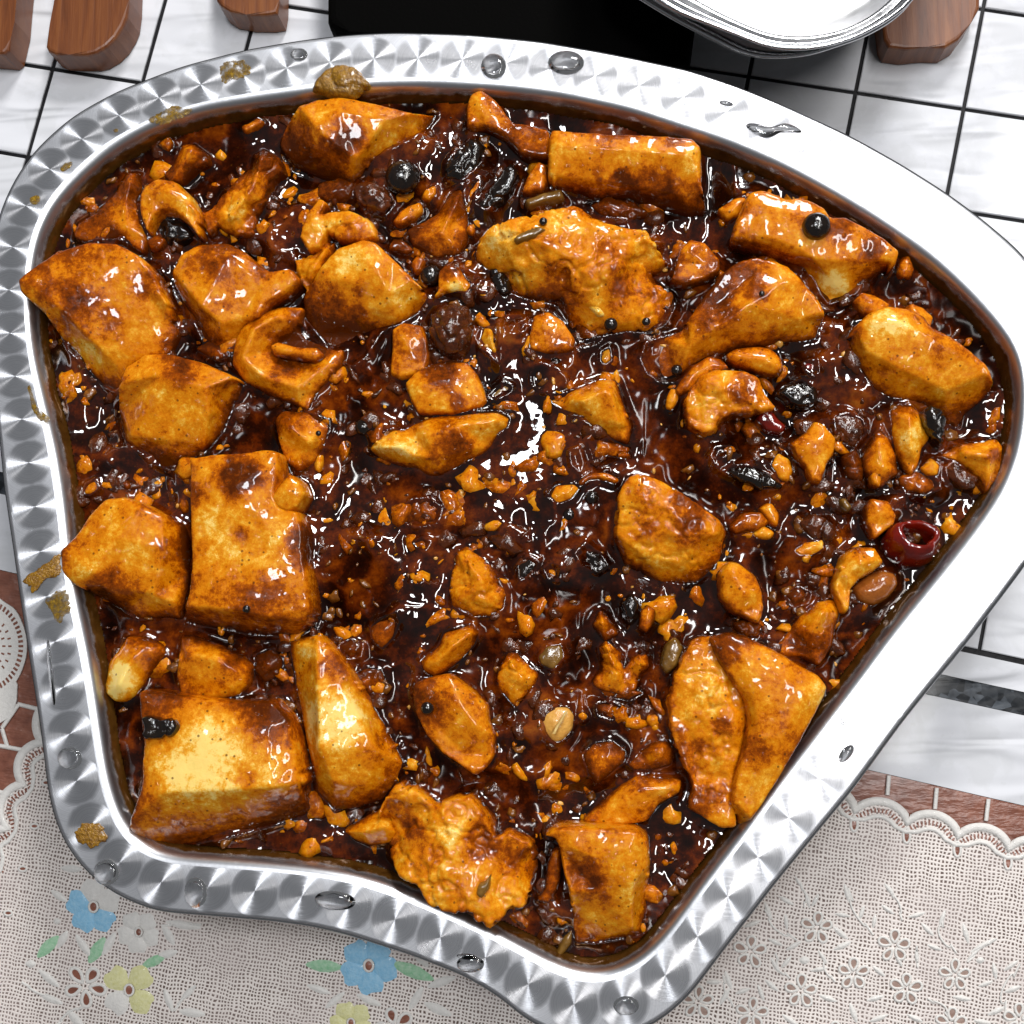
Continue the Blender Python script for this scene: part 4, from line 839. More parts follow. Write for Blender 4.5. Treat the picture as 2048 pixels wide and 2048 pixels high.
# --- bottom
T('big crumbled tofu heap reaching over the bottom rim', 'H',
  [(225, 800, 3), (210, 780, 4), (260, 670, 5), (330, 612, 6), (420, 650, 6), (530, 735, 6), (570, 708, 7), (640, 683, 8), (720, 680, 8), (770, 740, 7), (820, 820, 6), (850, 910, 5), (930, 880, 4), (1040, 930, 4), (1072, 1010, 3), (1080, 1120, 3), (1010, 1280, 4), (920, 1300, 6), (890, 1355, 8), (830, 1407, 10), (760, 1370, 10), (690, 1320, 10), (570, 1310, 9), (470, 1260, 8), (420, 1190, 7), (400, 1170, 6), (320, 1100, 4), (270, 1010, 3), (275, 940, 2)],
  [[(330, 680, 9), (430, 780, 7), (560, 760, 11), (620, 900, 12), (690, 1030, 11)], [(440, 960, 9), (560, 1120, 12), (760, 1260, 12), (840, 1330, 11)], [(720, 780, 10), (790, 940, 8), (960, 1050, 7)]], stain=.26, rough=1.0,
  blobs=[(610, 880, 110, -.22), (400, 850, 60, .5), (760, 920, 110, .5), (930, 1020, 120, .35), (480, 980, 110, .25), (650, 1180, 140, .05), (500, 1220, 90, -.12), (330, 760, 100, .2)])
T('pale finger of tofu sticking out left of the crumbled heap', 'H', [(25, 870), (100, 822), (210, 770), (290, 800), (320, 880), (270, 930), (170, 948), (80, 912)], [[(120, 870, 6), (240, 840, 7)]], zb=3, stain=.15, step=3)
T('upright tofu cube at the bottom with a dark diagonal stain', 'H',
  [(1130, 892, 6), (1200, 852, 8), (1320, 848, 9), (1500, 860, 9), (1640, 868, 9), (1692, 910, 7), (1705, 1050, 4), (1695, 1200, 3), (1670, 1430, 1), (1600, 1455, 1), (1420, 1482, 1), (1300, 1482, 1), (1288, 1350, 3), (1270, 1200, 4), (1240, 1100, 5), (1218, 970, 6), (1190, 905, 6)],
  [[(1210, 905, 10), (1290, 960, 11), (1400, 1010, 11), (1600, 960, 12), (1645, 930, 11)], [(1300, 1090, 7), (1430, 1190, 9), (1610, 1150, 11), (1610, 1400, 6)]], stain=.27, blobs=[(1360, 1120, 100, .45), (1460, 1200, 90, .3), (1330, 1020, 80, .15), (1380, 1400, 90, -.12), (1400, 920, 100, .05)])
T('thin curved tofu rind left of the upright bottom cube', 'H', [(1090, 1250), (1135, 1190), (1150, 1060), (1175, 985), (1205, 970), (1215, 1080), (1195, 1190), (1150, 1265)], [], zb=4, dome=1, stain=.3, step=3)
T('long flat tofu slice above the upright bottom cube', 'H', [(1345, 812), (1440, 730), (1560, 622), (1640, 560), (1770, 580), (1880, 590), (1872, 650), (1760, 710), (1690, 810), (1560, 832), (1430, 832)], [[(1480, 760, 5), (1650, 640, 6), (1800, 630, 5)]], zb=3.5, stain=.32, blobs=[(1640, 610, 80, .25)])
T('blurred brown tofu bit half under sauce, upper left of the flat slice', 'H', [(1335, 450), (1400, 380), (1500, 368), (1580, 430), (1570, 490), (1480, 560), (1420, 612), (1380, 560)], [], zb=2.5, dome=2.5, stain=.46)
T('orange tofu wedge touching the left lobe of the folded slab', 'H', [(1590, 500), (1660, 430), (1740, 372), (1800, 365), (1842, 420), (1830, 500), (1720, 530), (1620, 530)], [[(1740, 420, 6)]], zb=3, stain=.38, step=3)
T('left lobe of folded tofu with a rough torn surface by the lower right wall', 'I', [(-30, 160), (0, 30), (40, -80), (90, -170), (200, -210), (280, -100), (340, 40), (395, 140), (410, 270), (370, 420), (325, 590), (335, 760), (350, 840), (270, 845), (170, 800), (90, 740), (110, 620), (40, 470), (-10, 350)], [[(120, 0, 8), (250, 60, 9), (330, 230, 9), (250, 480, 7)], [(60, 250, 7), (160, 560, 5)]], zb=4, stain=.28, rough=.9, blobs=[(250, 290, 60, .35), (80, 420, 130, .3), (150, 680, 150, .35), (150, 500, 100, -.1), (330, 250, 90, .15)])
T('smooth right half of the folded tofu slab overlapping the lower right wall', 'I',
  [(200, -200, 6), (300, -225, 7), (400, -204, 7), (560, -124, 8), (700, -44, 9), (800, 16, 9), (842, 70, 9), (830, 125, 9), (780, 220, 9), (720, 330, 9), (660, 440, 9), (600, 540, 9), (550, 620, 8), (480, 725, 7), (430, 800, 5), (360, 840, 3), (320, 700, 6), (350, 560, 8), (395, 400, 9), (420, 260, 9), (400, 150, 9), (340, 50, 9), (260, -60, 7)],
  [[(400, -100, 11), (600, 30, 12), (720, 110, 12), (600, 360, 12), (440, 660, 9)], [(440, 120, 12), (470, 350, 12)]], stain=.24, dome=1.5, blobs=[(600, 380, 110, .22), (450, 480, 100, .2), (560, 260, 80, .12), (300, -150, 120, .35), (450, 320, 60, .15)])

GK = dict(zb=1.6, dome=2.0, stain=.56, rough=.7)
T('sauce-soaked lump under the glinting peppercorn', 'E', [(1050, 200), (1110, 140), (1200, 170), (1260, 240), (1210, 310), (1120, 300), (1060, 270)], **GK)
T('red-brown soaked lump beneath the layered white-ended tofu', 'E', [(330, 950), (400, 880), (500, 870), (570, 930), (540, 1020), (430, 1040), (350, 1010)], **GK)
T('soaked lump below the large block at the top rim', 'B', [(-120, 1010), (-20, 970), (80, 1010), (60, 1080), (-40, 1120), (-130, 1080)], **GK)
T('soaked brown tofu between the torn mass and its small front block', 'B', [(1290, 1760), (1400, 1790), (1480, 1850), (1420, 1910), (1330, 1930), (1300, 1850)], **GK)
T('soaked tofu behind the flat rectangular slab by the torn mass', 'B', [(1380, 1130), (1480, 1080), (1620, 1110), (1700, 1170), (1600, 1210), (1450, 1190)], **GK)
T('soaked lump left of the pale wedge-shaped tofu', 'D', [(1400, 1740), (1480, 1700), (1560, 1760), (1540, 1860), (1450, 1880), (1400, 1820)], **GK)
T('soaked lump right of the folded tofu wedge by the lower wall', 'F', [(330, 1560), (420, 1540), (480, 1580), (470, 1650), (390, 1650)], zb=2.5, dome=1.5, stain=.4, rough=.8)
T('soaked flat tofu between the long strip and the ragged chunk', 'F', [(1240, 760), (1340, 720), (1440, 760), (1470, 820), (1380, 860), (1280, 850)], zb=2.2, dome=1.5, stain=.44, rough=.8)
T('soaked tofu left of the long mottled strip', 'F', [(930, 640), (1000, 600), (1050, 680), (1040, 780), (960, 760)], **GK)
T('brown soaked lump above the sauce-streaked piece', 'F', [(600, 1400), (680, 1360), (760, 1390), (740, 1450), (650, 1480)], **GK)
T('soaked lump at the right foot of the tilted middle cube', 'B', [(330, 1850), (420, 1800), (470, 1850), (430, 1920), (350, 1930)], **GK)
T('soaked brown piece above the flat square cube', 'D', [(1080, 50), (1140, 0), (1230, 20), (1270, 90), (1180, 110)], zb=2, dome=1.5, stain=.5, rough=.7)
T('soaked strip beside the split peanut', 'H', [(1400, 60), (1480, 20), (1600, 60), (1680, 110), (1600, 150), (1480, 130)], zb=2.2, dome=1.5, stain=.42, rough=.9)
T('soaked shard under the forked splinter', 'H', [(1410, 160), (1500, 150), (1580, 200), (1500, 260), (1420, 230)], **GK)
T('soaked brown lump right of the crumbled heap', 'H', [(870, 880), (960, 850), (1050, 900), (1090, 990), (1050, 1060), (960, 1000)], zb=3, dome=1.5, stain=.46, rough=.9)
T('soaked wedge left of the small golden bit', 'H', [(60, 20), (140, -40), (230, -20), (250, 40), (170, 110), (90, 100)], zb=2.2, dome=1.5, stain=.46, rough=.8)
T('soaked tofu crumb left of the browned block', 'H', [(-10, -160), (60, -200), (130, -160), (120, -90), (30, -80)], **GK)

# ================================================================== FOOD : other pieces
def P(name, label, cat, crop, outline, mat, ridges=(), zb=3.0, dome=1.0, group=None, step=3, soft=3, rough=.3, **kw):
    return chunk(name, label, cat, crop, outline, ridges, zb=zb, mat=mat, dome=dome, step=step, soft=soft, rough=rough, group=group, **kw)
P('mushroom_piece', 'black wrinkled scrap stuck on the top left corner of the largest cube', 'mushroom', 'G', [(765, 240), (800, 225), (880, 240), (960, 250), (980, 300), (950, 340), (870, 365), (800, 365), (770, 340), (785, 300)], MBEAN, zb=14, rough=1.0, skirt=16)
P('black_bean', 'black folded bean husk on the tofu by the right wall', 'bean', 'F', [(1370, 400), (1420, 350), (1480, 370), (1510, 430), (1490, 510), (1500, 570), (1470, 580), (1430, 530), (1390, 490)], MBEAN, zb=7, dome=2.5, rough=.8, skirt=10)
P('mushroom_piece', 'dark wrinkled mushroom strip below the pale garlic bit on the right', 'mushroom', 'F', [(260, 720), (360, 690), (450, 700), (550, 750), (600, 800), (560, 820), (470, 815), (380, 780)], MBEAN, zb=3.5, dome=2, rough=1.0)
P('mushroom_piece', 'black lump under the arch of the curled pale shell', 'mushroom', 'A', [(850, 1250), (880, 1180), (950, 1170), (1030, 1230), (1060, 1300), (1000, 1340), (900, 1340)], MBEAN, zb=2, dome=2.5, rough=.7)
P('mushroom_piece', 'large black glossy lump in the upper middle', 'mushroom', 'B', [(580, 900), (640, 810), (740, 760), (800, 800), (790, 880), (730, 960), (660, 1010), (590, 980)], MBEAN, zb=4, dome=3, rough=.9)
P('mushroom_piece', 'black folded scrap right of the pale slivers in the upper middle', 'mushroom', 'B', [(740, 1130), (800, 1060), (890, 960), (940, 900), (980, 960), (950, 1050), (880, 1110), (800, 1160)], MBEAN, zb=3.5, dome=2, rough=.9)
P('mushroom_piece', 'dark knobbly scrap left of the big round lump and above the torn faces', 'mushroom', 'B', [(820, 1480), (890, 1465), (930, 1520), (940, 1590), (910, 1640), (870, 1600), (830, 1540)], MBEAN, zb=4, dome=2, rough=.8)
P('mushroom_piece', 'black clump between the knobbly lump and the smooth right block', 'mushroom', 'F', [(560, 300), (610, 240), (700, 220), (780, 260), (800, 330), (720, 370), (620, 350)], MBEAN, zb=3, dome=2, rough=.9)
P('mushroom_piece', 'small black scrap at the middle of the dark pool', 'mushroom', 'E', [(980, 1240), (1040, 1190), (1100, 1230), (1070, 1290), (990, 1330)], MBEAN, zb=2.5, dome=1.5, rough=.8)
P('mushroom_piece', 'black scrap left of the large faceted cube in the dark pool', 'mushroom', 'E', [(1300, 1180), (1360, 1120), (1440, 1180), (1480, 1250), (1420, 1290), (1330, 1250)], MBEAN, zb=1.8, dome=1.5, rough=.8)
P('mushroom_piece', 'black slanted scrap among the tofu splinters', 'mushroom', 'E', [(1560, 1450), (1610, 1400), (1650, 1450), (1640, 1530), (1600, 1570), (1570, 1520)], MBEAN, zb=3, dome=1.5, rough=.8)
P('meat_lump', 'round reddish brown meat ball lump near the middle', 'meat', 'B', [(480, 1830), (490, 1740), (540, 1680), (620, 1660), (700, 1690), (740, 1780), (725, 1880), (670, 1950), (600, 1970), (530, 1930)], MMEAT, [[(600, 1800, 9)]], zb=4, dome=3, rough=.9, soft=6)
P('meat_lump', 'dark brown lump with fibrous skin above the pale slivers', 'meat', 'B', [(80, 1020), (170, 1000), (260, 1040), (300, 1110), (240, 1180), (140, 1160), (90, 1100)], MMEAT, zb=3, dome=3, rough=.9)
P('meat_lump', 'brown nubby lump on the ragged chunk by the right wall', 'meat', 'F', [(1495, 700), (1550, 665), (1600, 700), (1680, 760), (1660, 820), (1590, 810), (1520, 770)], MMEAT, zb=4, dome=2, rough=1.0)
P('meat_lump', 'wide brown lump left of the large black clump', 'meat', 'F', [(880, 420), (960, 400), (1040, 440), (1060, 520), (1000, 590), (920, 570), (890, 500)], MMEAT, zb=2, dome=2, rough=1.0)
P('meat_lump', 'minced meat clump above the smooth right slab', 'meat', 'F', [(680, 1010), (760, 960), (850, 990), (900, 1060), (860, 1120), (760, 1100)], MMEAT, zb=2, dome=2, rough=1.0)
P('peanut', 'pale split peanut half with a seam, in the lower middle', 'peanut', 'H', [(1105, 210), (1180, 175), (1260, 180), (1295, 230), (1280, 310), (1230, 370), (1180, 385), (1120, 330), (1100, 270)], MNUT, zb=3, dome=2.5, soft=6, rough=.1)
P('peanut', 'glossy orange-brown peanut beside the white tofu wedge', 'peanut', 'F', [(985, 1370), (1060, 1310), (1150, 1270), (1225, 1290), (1240, 1350), (1190, 1420), (1100, 1470), (1020, 1440)], MNUT, zb=3.5, dome=3, soft=6, rough=.15)
bpy.data.objects['peanut.001'].data.materials[0] = simple('browned_peanut', (.22, .055, .008), (.36, .11, .015), rough=.15, scale=420)
sv = [K('H', x, y) for x, y in ((1180, 330), (1200, 290), (1225, 250), (1250, 205))]
o = new_mesh('seam', np.concatenate([U(np.array([p[0]+dx for p in sv]), np.array([p[1] for p in sv]), SAUCE+.0060+.0004*(1-abs(dx)/3)) for dx in (-3, 0, 3)]), [(k*4+i, k*4+i+1, (k+1)*4+i+1, (k+1)*4+i) for k in (0, 1) for i in range(3)], MGARL); o.parent = bpy.data.objects['peanut']
GG = 'garlic bits in the sauce'
for lab, c, ol, z in (
    ('greenish white garlic slice beside the dark mushroom strip', 'F', [(530, 690), (580, 620), (640, 660), (655, 720), (630, 780), (580, 760)], 3.5),
    ('broad garlic slice with a brown upper half right of the faceted cube', 'F', [(310, 1030), (380, 960), (480, 950), (520, 1000), (450, 1050), (340, 1070)], 3.5),
    ('dark translucent garlic sliver below the broad slice', 'F', [(430, 1070), (490, 1030), (555, 1060), (530, 1095), (460, 1090)], 2.5),
    ('golden garlic wedge right of the broad slice', 'F', [(470, 930), (540, 895), (582, 960), (570, 1030), (520, 990)], 3.5),
    ('white garlic bit right of the torn tofu flap', 'F', [(1365, 710), (1420, 650), (1475, 690), (1460, 745), (1400, 745)], 4),
    ('pale sliver leaning on the long mottled strip', 'F', [(1085, 750), (1120, 700), (1155, 750), (1140, 810), (1100, 800)], 5),
    ('pale chip in the minced clump of the lower right', 'F', [(660, 1160), (720, 1120), (820, 1105), (830, 1150), (760, 1190), (690, 1190)], 3),
    ('brown-edged chip above the dark mushroom strip', 'F', [(200, 640), (230, 590), (330, 580), (350, 620), (270, 650), (240, 710)], 3.5),
    ('pale ribbon standing above the faceted cube', 'E', [(1310, 780), (1370, 735), (1470, 730), (1540, 770), (1520, 795), (1440, 765), (1370, 775), (1330, 810)], 5),
    ('small white chunk in the middle of the dark pool', 'E', [(1120, 1260), (1170, 1230), (1230, 1250), (1210, 1330), (1150, 1320)], 3),
    ('tiny pale chip left of the bubble-covered triangle', 'E', [(390, 1340), (430, 1290), (475, 1330), (440, 1355)], 2.5),
    ('tan shard on the left of the dark pool', 'E', [(400, 1120), (460, 1090), (510, 1120), (470, 1170), (430, 1160)], 2.5),
    ('orange chip at the left edge of the dark pool', 'E', [(90, 1060), (130, 1010), (180, 1070), (210, 1100), (130, 1110)], 2.5),
    ('upright tan sliver near the glare', 'E', [(1265, 620), (1320, 600), (1345, 690), (1330, 740), (1280, 700)], 3),
    ('upper pale sliver of the pair beside the black beans', 'B', [(445, 1090), (470, 1040), (525, 1020), (530, 1070), (490, 1105)], 4),
    ('long pale sliver under the big black bean', 'B', [(290, 1220), (330, 1160), (440, 1110), (450, 1160), (400, 1210), (330, 1240)], 4),
    ('pointed pale sliver right of the black lump', 'B', [(680, 1150), (690, 1040), (780, 980), (770, 1040), (740, 1120), (710, 1190)], 4),
    ('upright pale shard left of the flat rectangular slab', 'B', [(1005, 1060), (1040, 960), (1090, 880), (1140, 900), (1145, 1000), (1120, 1050)], 5),
    ('small pale crumb at the left of the torn mass', 'B', [(690, 1270), (720, 1230), (745, 1260), (730, 1295)], 4),
    ('brown and pale flake below the sauce-covered lump', 'B', [(270, 1370), (290, 1320), (340, 1320), (410, 1380), (360, 1395)], 3.5),
    ('small brown round bit above the folded flake', 'B', [(385, 1460), (420, 1410), (465, 1430), (450, 1490), (410, 1505)], 3.5),
    ('pale flake on the torn mass near its lower edge', 'B', [(1310, 1610), (1360, 1560), (1400, 1600), (1440, 1680), (1460, 1740), (1420, 1740), (1350, 1670)], 9),
    ('little pale block by the left rim under the square cube', 'D', [(455, 850), (470, 800), (530, 765), (550, 820), (500, 855)], 2),
    ('yellow dot beside the browned bit under the square cube', 'D', [(665, 800), (690, 770), (715, 800), (700, 825)], 3),
    ('pale crumb in the upper left corner of the sauce', 'A', [(870, 790), (930, 750), (950, 790), (930, 830)], 2.5),
    ('long brown-gold sliver in the upper left corner of the sauce', 'A', [(1330, 700), (1420, 640), (1460, 670), (1400, 710), (1350, 730)], 2.5),
    ('white corner chip left of the tall knobbly piece', 'A', [(1105, 1170), (1140, 1180), (1180, 1230), (1150, 1290), (1120, 1240)], 3),
    ('orange chip in front of the black lump under the shell', 'A', [(810, 1330), (860, 1290), (910, 1320), (880, 1370), (830, 1370)], 4),
    ('tan chunk left of the split peanut', 'H', [(920, 240), (950, 205), (975, 230), (960, 260)], 2.5),
    ('small golden bit right of the split peanut', 'H', [(1310, 230), (1340, 200), (1370, 240), (1340, 260)], 3),
    ('white flake under the narrow end of the wedge-shaped tofu', 'H', [(150, 70), (200, 40), (255, 60), (240, 110), (180, 110)], 3),
    ('small crumb next to the faceted cube top', 'E', [(1440, 60), (1490, 40), (1500, 110), (1460, 140), (1435, 110)], 3),
    ('pale upright chip at the right edge of the middle', 'E', [(1810, 300), (1830, 265), (1870, 280), (1860, 340), (1830, 390), (1800, 370)], 3)):
    P('garlic_bit', lab, 'garlic', c, ol, MT, zb=z*.8, dome=1.0, group=GG, rough=.5, jit=.8, stain=.12 if 'brown' not in lab and 'orange' not in lab and 'tan' not in lab else .38, low=.3, edge=.8)
GS = 'onion and scallion scraps'
for lab, c, ol, z in (
    ('translucent ribbed onion scrap right of the lower small square', 'E', [(810, 310), (900, 230), (955, 250), (950, 290), (850, 350)], 3),
    ('olive square onion piece left of the forked splinter', 'E', [(1095, 1750), (1140, 1690), (1220, 1680), (1235, 1750), (1180, 1820), (1110, 1790)], 3),
    ('brown curved onion strip at the right of the forked splinter', 'E', [(1770, 1800), (1800, 1690), (1850, 1640), (1890, 1700), (1860, 1800), (1800, 1840)], 3),
    ('green translucent scallion scrap on the crumbled heap', 'H', [(745, 1220), (760, 1160), (800, 1150), (830, 1110), (825, 1190), (780, 1250)], 13),
    ('yellowish leaf scrap by the bottom wall', 'H', [(1190, 1560), (1230, 1470), (1280, 1410), (1270, 1500), (1220, 1560)], 2),
    ('brown onion strip on the torn mass', 'B', [(950, 1310), (990, 1280), (1090, 1240), (1150, 1260), (1080, 1310), (970, 1340)], 13),
    ('brown onion stick under the flat rectangular slab', 'B', [(1020, 1100), (1120, 1060), (1220, 1040), (1235, 1090), (1140, 1110), (1040, 1140)], 4),
    ('striped onion strips below the torn mass', 'B', [(940, 1860), (980, 1800), (1050, 1750), (1060, 1800), (1000, 1860)], 3),
    ('translucent onion square above the round lump', 'B', [(740, 1600), (790, 1540), (850, 1560), (860, 1610), (790, 1620)], 4),
    ('small onion strip by the big black bean', 'F', [(920, 880), (950, 870), (985, 920), (960, 945), (935, 930)], 3)):
    P('onion_scrap', lab, 'onion', c, ol, MSCAL, zb=z, dome=.7, group=GS, rough=.3, jit=.6, skirt=z+4)
P('chili_flake', 'small red chili flake left of the smooth right block', 'chili', 'F', [(710, 120), (790, 108), (800, 180), (770, 210), (720, 170)], MCHILI, zb=3.5, dome=.8)
P('chili_flake', 'curved red chili flake below the knobbly lump', 'chili', 'F', [(490, 380), (520, 360), (570, 430), (620, 470), (600, 510), (520, 500), (460, 440)], MCHILI, zb=4, dome=1)

def blob(name, label, cat, crop, x, y, r, z, mat, sq=(1, 1, .8), group=None, rough=.05, lumps=.5):
    cx, cy = K(crop, x, y); c = V(cx, cy, SAUCE+z*.001); R_ = r*CW*DIST/FPX
    bm = bmesh.new(); bmesh.ops.create_icosphere(bm, subdivisions=3, radius=1)
    p = np.array([v.co[:] for v in bm.verts]); k = 1+rough*fbm(p, lumps, 3, int(x+y))
    for v, q, s in zip(bm.verts, p, k): v.co = (q[0]*s*R_*sq[0], q[1]*s*R_*sq[1], q[2]*s*R_*sq[2])
    o = obj_bm(name, bm, mat, None, True); o.location = c
    return tag(o, label, cat, group)
GB = 'black peppercorns and beans'
for lab, c, x, y, r, z in (
    ('big shiny black bean on the long block under the right rim', 'C', 785, 1250, 78, 11.2),
    ('round black bean in the upper middle beside the large black lump', 'B', 345, 980, 105, 3),
    ('tiny peppercorn on the top edge of the torn tofu mass', 'B', 1122, 1222, 23, 12.6),
    ('tiny peppercorn at the lower right of the torn tofu mass', 'B', 1690, 1775, 24, 8),
    ('peppercorn on the front edge of the big upright slab', 'D', 1360, 1485, 22, 12.6),
    ('peppercorn on the browned block below the diagonal stick', 'H', 482, 190, 36, 9.5),
    ('black peppercorn bubble left of the layered white-ended tofu', 'E', 130, 480, 52, 2),
    ('peppercorn with a bright glint above the pointed piece', 'E', 1190, 130, 40, 2.5),
    ('small peppercorn left of the pointed piece', 'E', 1255, 210, 26, 2.5),
    ('peppercorn in the dark ring above the faceted cube', 'E', 1390, 870, 40, 2.5),
    ('peppercorn left of the ring above the faceted cube', 'E', 1265, 965, 40, 1.5),
    ('tiny black dot on the small wedge above the big slab', 'D', 1757, 515, 16, 7.6),
    ('peppercorn at the upper left of the knobbly lump', 'F', 15, 165, 32, 3),
    ('tiny peppercorn on the crown ridge of the rounded slab', 'C', 485, 1620, 16, 11.4),
    ('dark red bead at the lower edge of the torn mass', 'B', 1495, 1790, 38, 8),
    ('black bean left of the folded flake', 'B', 500, 1520, 62, 2.5)):
    blob('peppercorn', lab, 'bean' if 'bean' in lab else 'peppercorn', c, x, y, r, z, MBEAN, group=GB)
# curled red chili ring by the right wall
cx, cy = K('F', 1310, 1130); ax = (V(*K('F', 1345, 1065), SAUCE+.007)-V(*K('F', 1290, 1190), SAUCE+.003)); c0 = V(cx, cy, SAUCE+.0022)
axn = Vector((ax.x, ax.y, .0105)).normalized(); q = axn.to_track_quat('Z', 'Y')
prof = [(.55, -.0070), (.9, -.0050), (1.0, -.001), (.97, .003), (.84, .0056), (.68, .0062), (.58, .0056), (.60, .003), (.66, -.001), (.6, -.004), (.0, -.005)]
vs = []; fs = []; nA = 48; RR = 132*CW*DIST/FPX
for k, (r, h) in enumerate(prof):
    for i in range(nA):
        a = 2*math.pi*i/nA; wv = 1+.09*math.sin(2*a+.6)+.07*math.sin(3*a+1+.3*k)+.05*math.sin(5*a+.5*k)+.025*math.sin(9*a+k)
        p = Vector((r*RR*math.cos(a)*wv, r*RR*math.sin(a)*wv*.92, h*.9)); vs.append(c0+q @ p)
for k in range(len(prof)-1):
    for i in range(nA): j = (i+1) % nA; fs.append((k*nA+i, k*nA+j, (k+1)*nA+j, (k+1)*nA+i))
tag(new_mesh('chili_ring', vs, fs, MCHILI), 'dark red rolled chili with an open hollow by the right wall', 'chili')

# ================================================================== SAUCE
SG = 3.0
lo = inn.min(0); hi = inn.max(0); cell = SG*DIST/FPX
gx = np.arange(lo[0], hi[0]+cell, cell); gy = np.arange(lo[1], hi[1]+cell, cell)
X, Y = np.meshgrid(gx, gy); G_ = np.column_stack([X.ravel(), Y.ravel()])
sl = inn-nin*.0020
ins = inside([tuple(p) for p in sl[::2]], G_)
ny, nx = X.shape
dw = np.full(len(G_), .0); idx = np.where(ins)[0]
def near_dist(pts, poly):
    """distance to a dense point loop"""
    d = np.full(len(pts), 1e9)
    for i in range(0, len(poly)): d = np.minimum(d, (pts[:, 0]-poly[i, 0])**2+(pts[:, 1]-poly[i, 1])**2)
    return np.sqrt(d)
dw[idx] = near_dist(G_[idx], inn[::3])
Q = np.column_stack([G_[idx], np.zeros(len(idx))])
big = fbm(Q, .030, 2, 101); md = fbm(Q, .0125, 2, 102, .4); sm = fbm(Q, .0060, 1, 103, .4); bil = np.abs(fbm(Q, .0070, 2, 104)); fine = fbm(Q, .0016, 2, 105)
cen_ = U(1050, 960, RIM)[0][:2]; rc = np.hypot(Q[:, 0]-cen_[0], Q[:, 1]-cen_[1])
edge_ = np.clip(dw[idx]/.012, 0, 1); gl = np.clip(.38+2.8*fbm(Q, .020, 3, 106), 0, 1); act = (.18+.82*edge_)*(.55+.55*gl)
glare = U(1045, 880, SAUCE)[0][:2]; gx_ = np.exp(-(np.hypot(Q[:, 0]-glare[0], Q[:, 1]-glare[1])/.020)**2); gl = np.clip(gl+1.6*gx_, 0, 1); big = big*(1-gx_); act = act*(1-.88*np.exp(-(np.hypot(Q[:, 0]-glare[0], Q[:, 1]-glare[1])/.015)**2))
lump = np.clip((.34-bil)*3, 0, 1)*np.clip(.6+md*2, 0, 1)
h = .0009*big+act*(.0040*md+.0008*sm+.0005*lump)+.0022*np.exp(-(np.hypot(Q[:, 0]-glare[0], Q[:, 1]-glare[1])/.05)**2)
men = np.zeros(len(idx))
for it in CH_OUT:
    if it is None: continue
    pl = it[0]; lo_ = pl.min(0)-.004; hi_ = pl.max(0)+.004
    s_in = np.where((Q[:, 0] > lo_[0]) & (Q[:, 0] < hi_[0]) & (Q[:, 1] > lo_[1]) & (Q[:, 1] < hi_[1]))[0]
    if not len(s_in): continue
    d = near_dist(Q[s_in], pl); men[s_in] = np.maximum(men[s_in], np.exp(-(d/.0013))*.0017)
h += men + .0011*np.exp(-dw[idx]/.0012)
Z = np.zeros(len(G_)); Z[idx] = SAUCE+h
L = np.zeros(len(G_)); L[idx] = lump+.8*sm
mk = ins.reshape(ny, nx); q_ = mk[:-1, :-1] & mk[1:, :-1] & mk[:-1, 1:] & mk[1:, 1:]
remap = np.full(len(G_), -1); remap[idx] = np.arange(len(idx))
jj, ii = np.where(q_); a = jj*nx+ii
F_ = np.column_stack([remap[a], remap[a+1], remap[a+nx+1], remap[a+nx]])
me = bpy.data.meshes.new('chili_sauce'); vv = np.column_stack([G_[idx], Z[idx]]).astype(np.float32)
me.vertices.add(len(vv)); me.vertices.foreach_set('co', vv.ravel())
me.loops.add(F_.size); me.loops.foreach_set('vertex_index', F_.ravel().astype(np.int32))
me.polygons.add(len(F_)); me.polygons.foreach_set('loop_start', np.arange(0, F_.size, 4, dtype=np.int32)); me.polygons.foreach_set('loop_total', np.full(len(F_), 4, np.int32))
me.update(calc_edges=True); me.validate()
at = me.attributes.new('gloss', 'FLOAT', 'POINT'); at.data.foreach_set('value', np.clip(gl+men/.0017, 0, 1).astype(np.float32))
at = me.attributes.new('lump', 'FLOAT', 'POINT'); at.data.foreach_set('value', L[idx].astype(np.float32))
me.polygons.foreach_set('use_smooth', np.ones(len(F_), bool)); me.materials.append(MS)
so = bpy.data.objects.new('chili_sauce', me); COL.objects.link(so)
tag(so, 'thick glossy dark red-brown sauce filling the steel tray', 'sauce', kind='stuff')

MCRUMB = simple('brown_crumb', (.06, .015, .0015), (.24, .080, .007), rough=.2, scale=500)
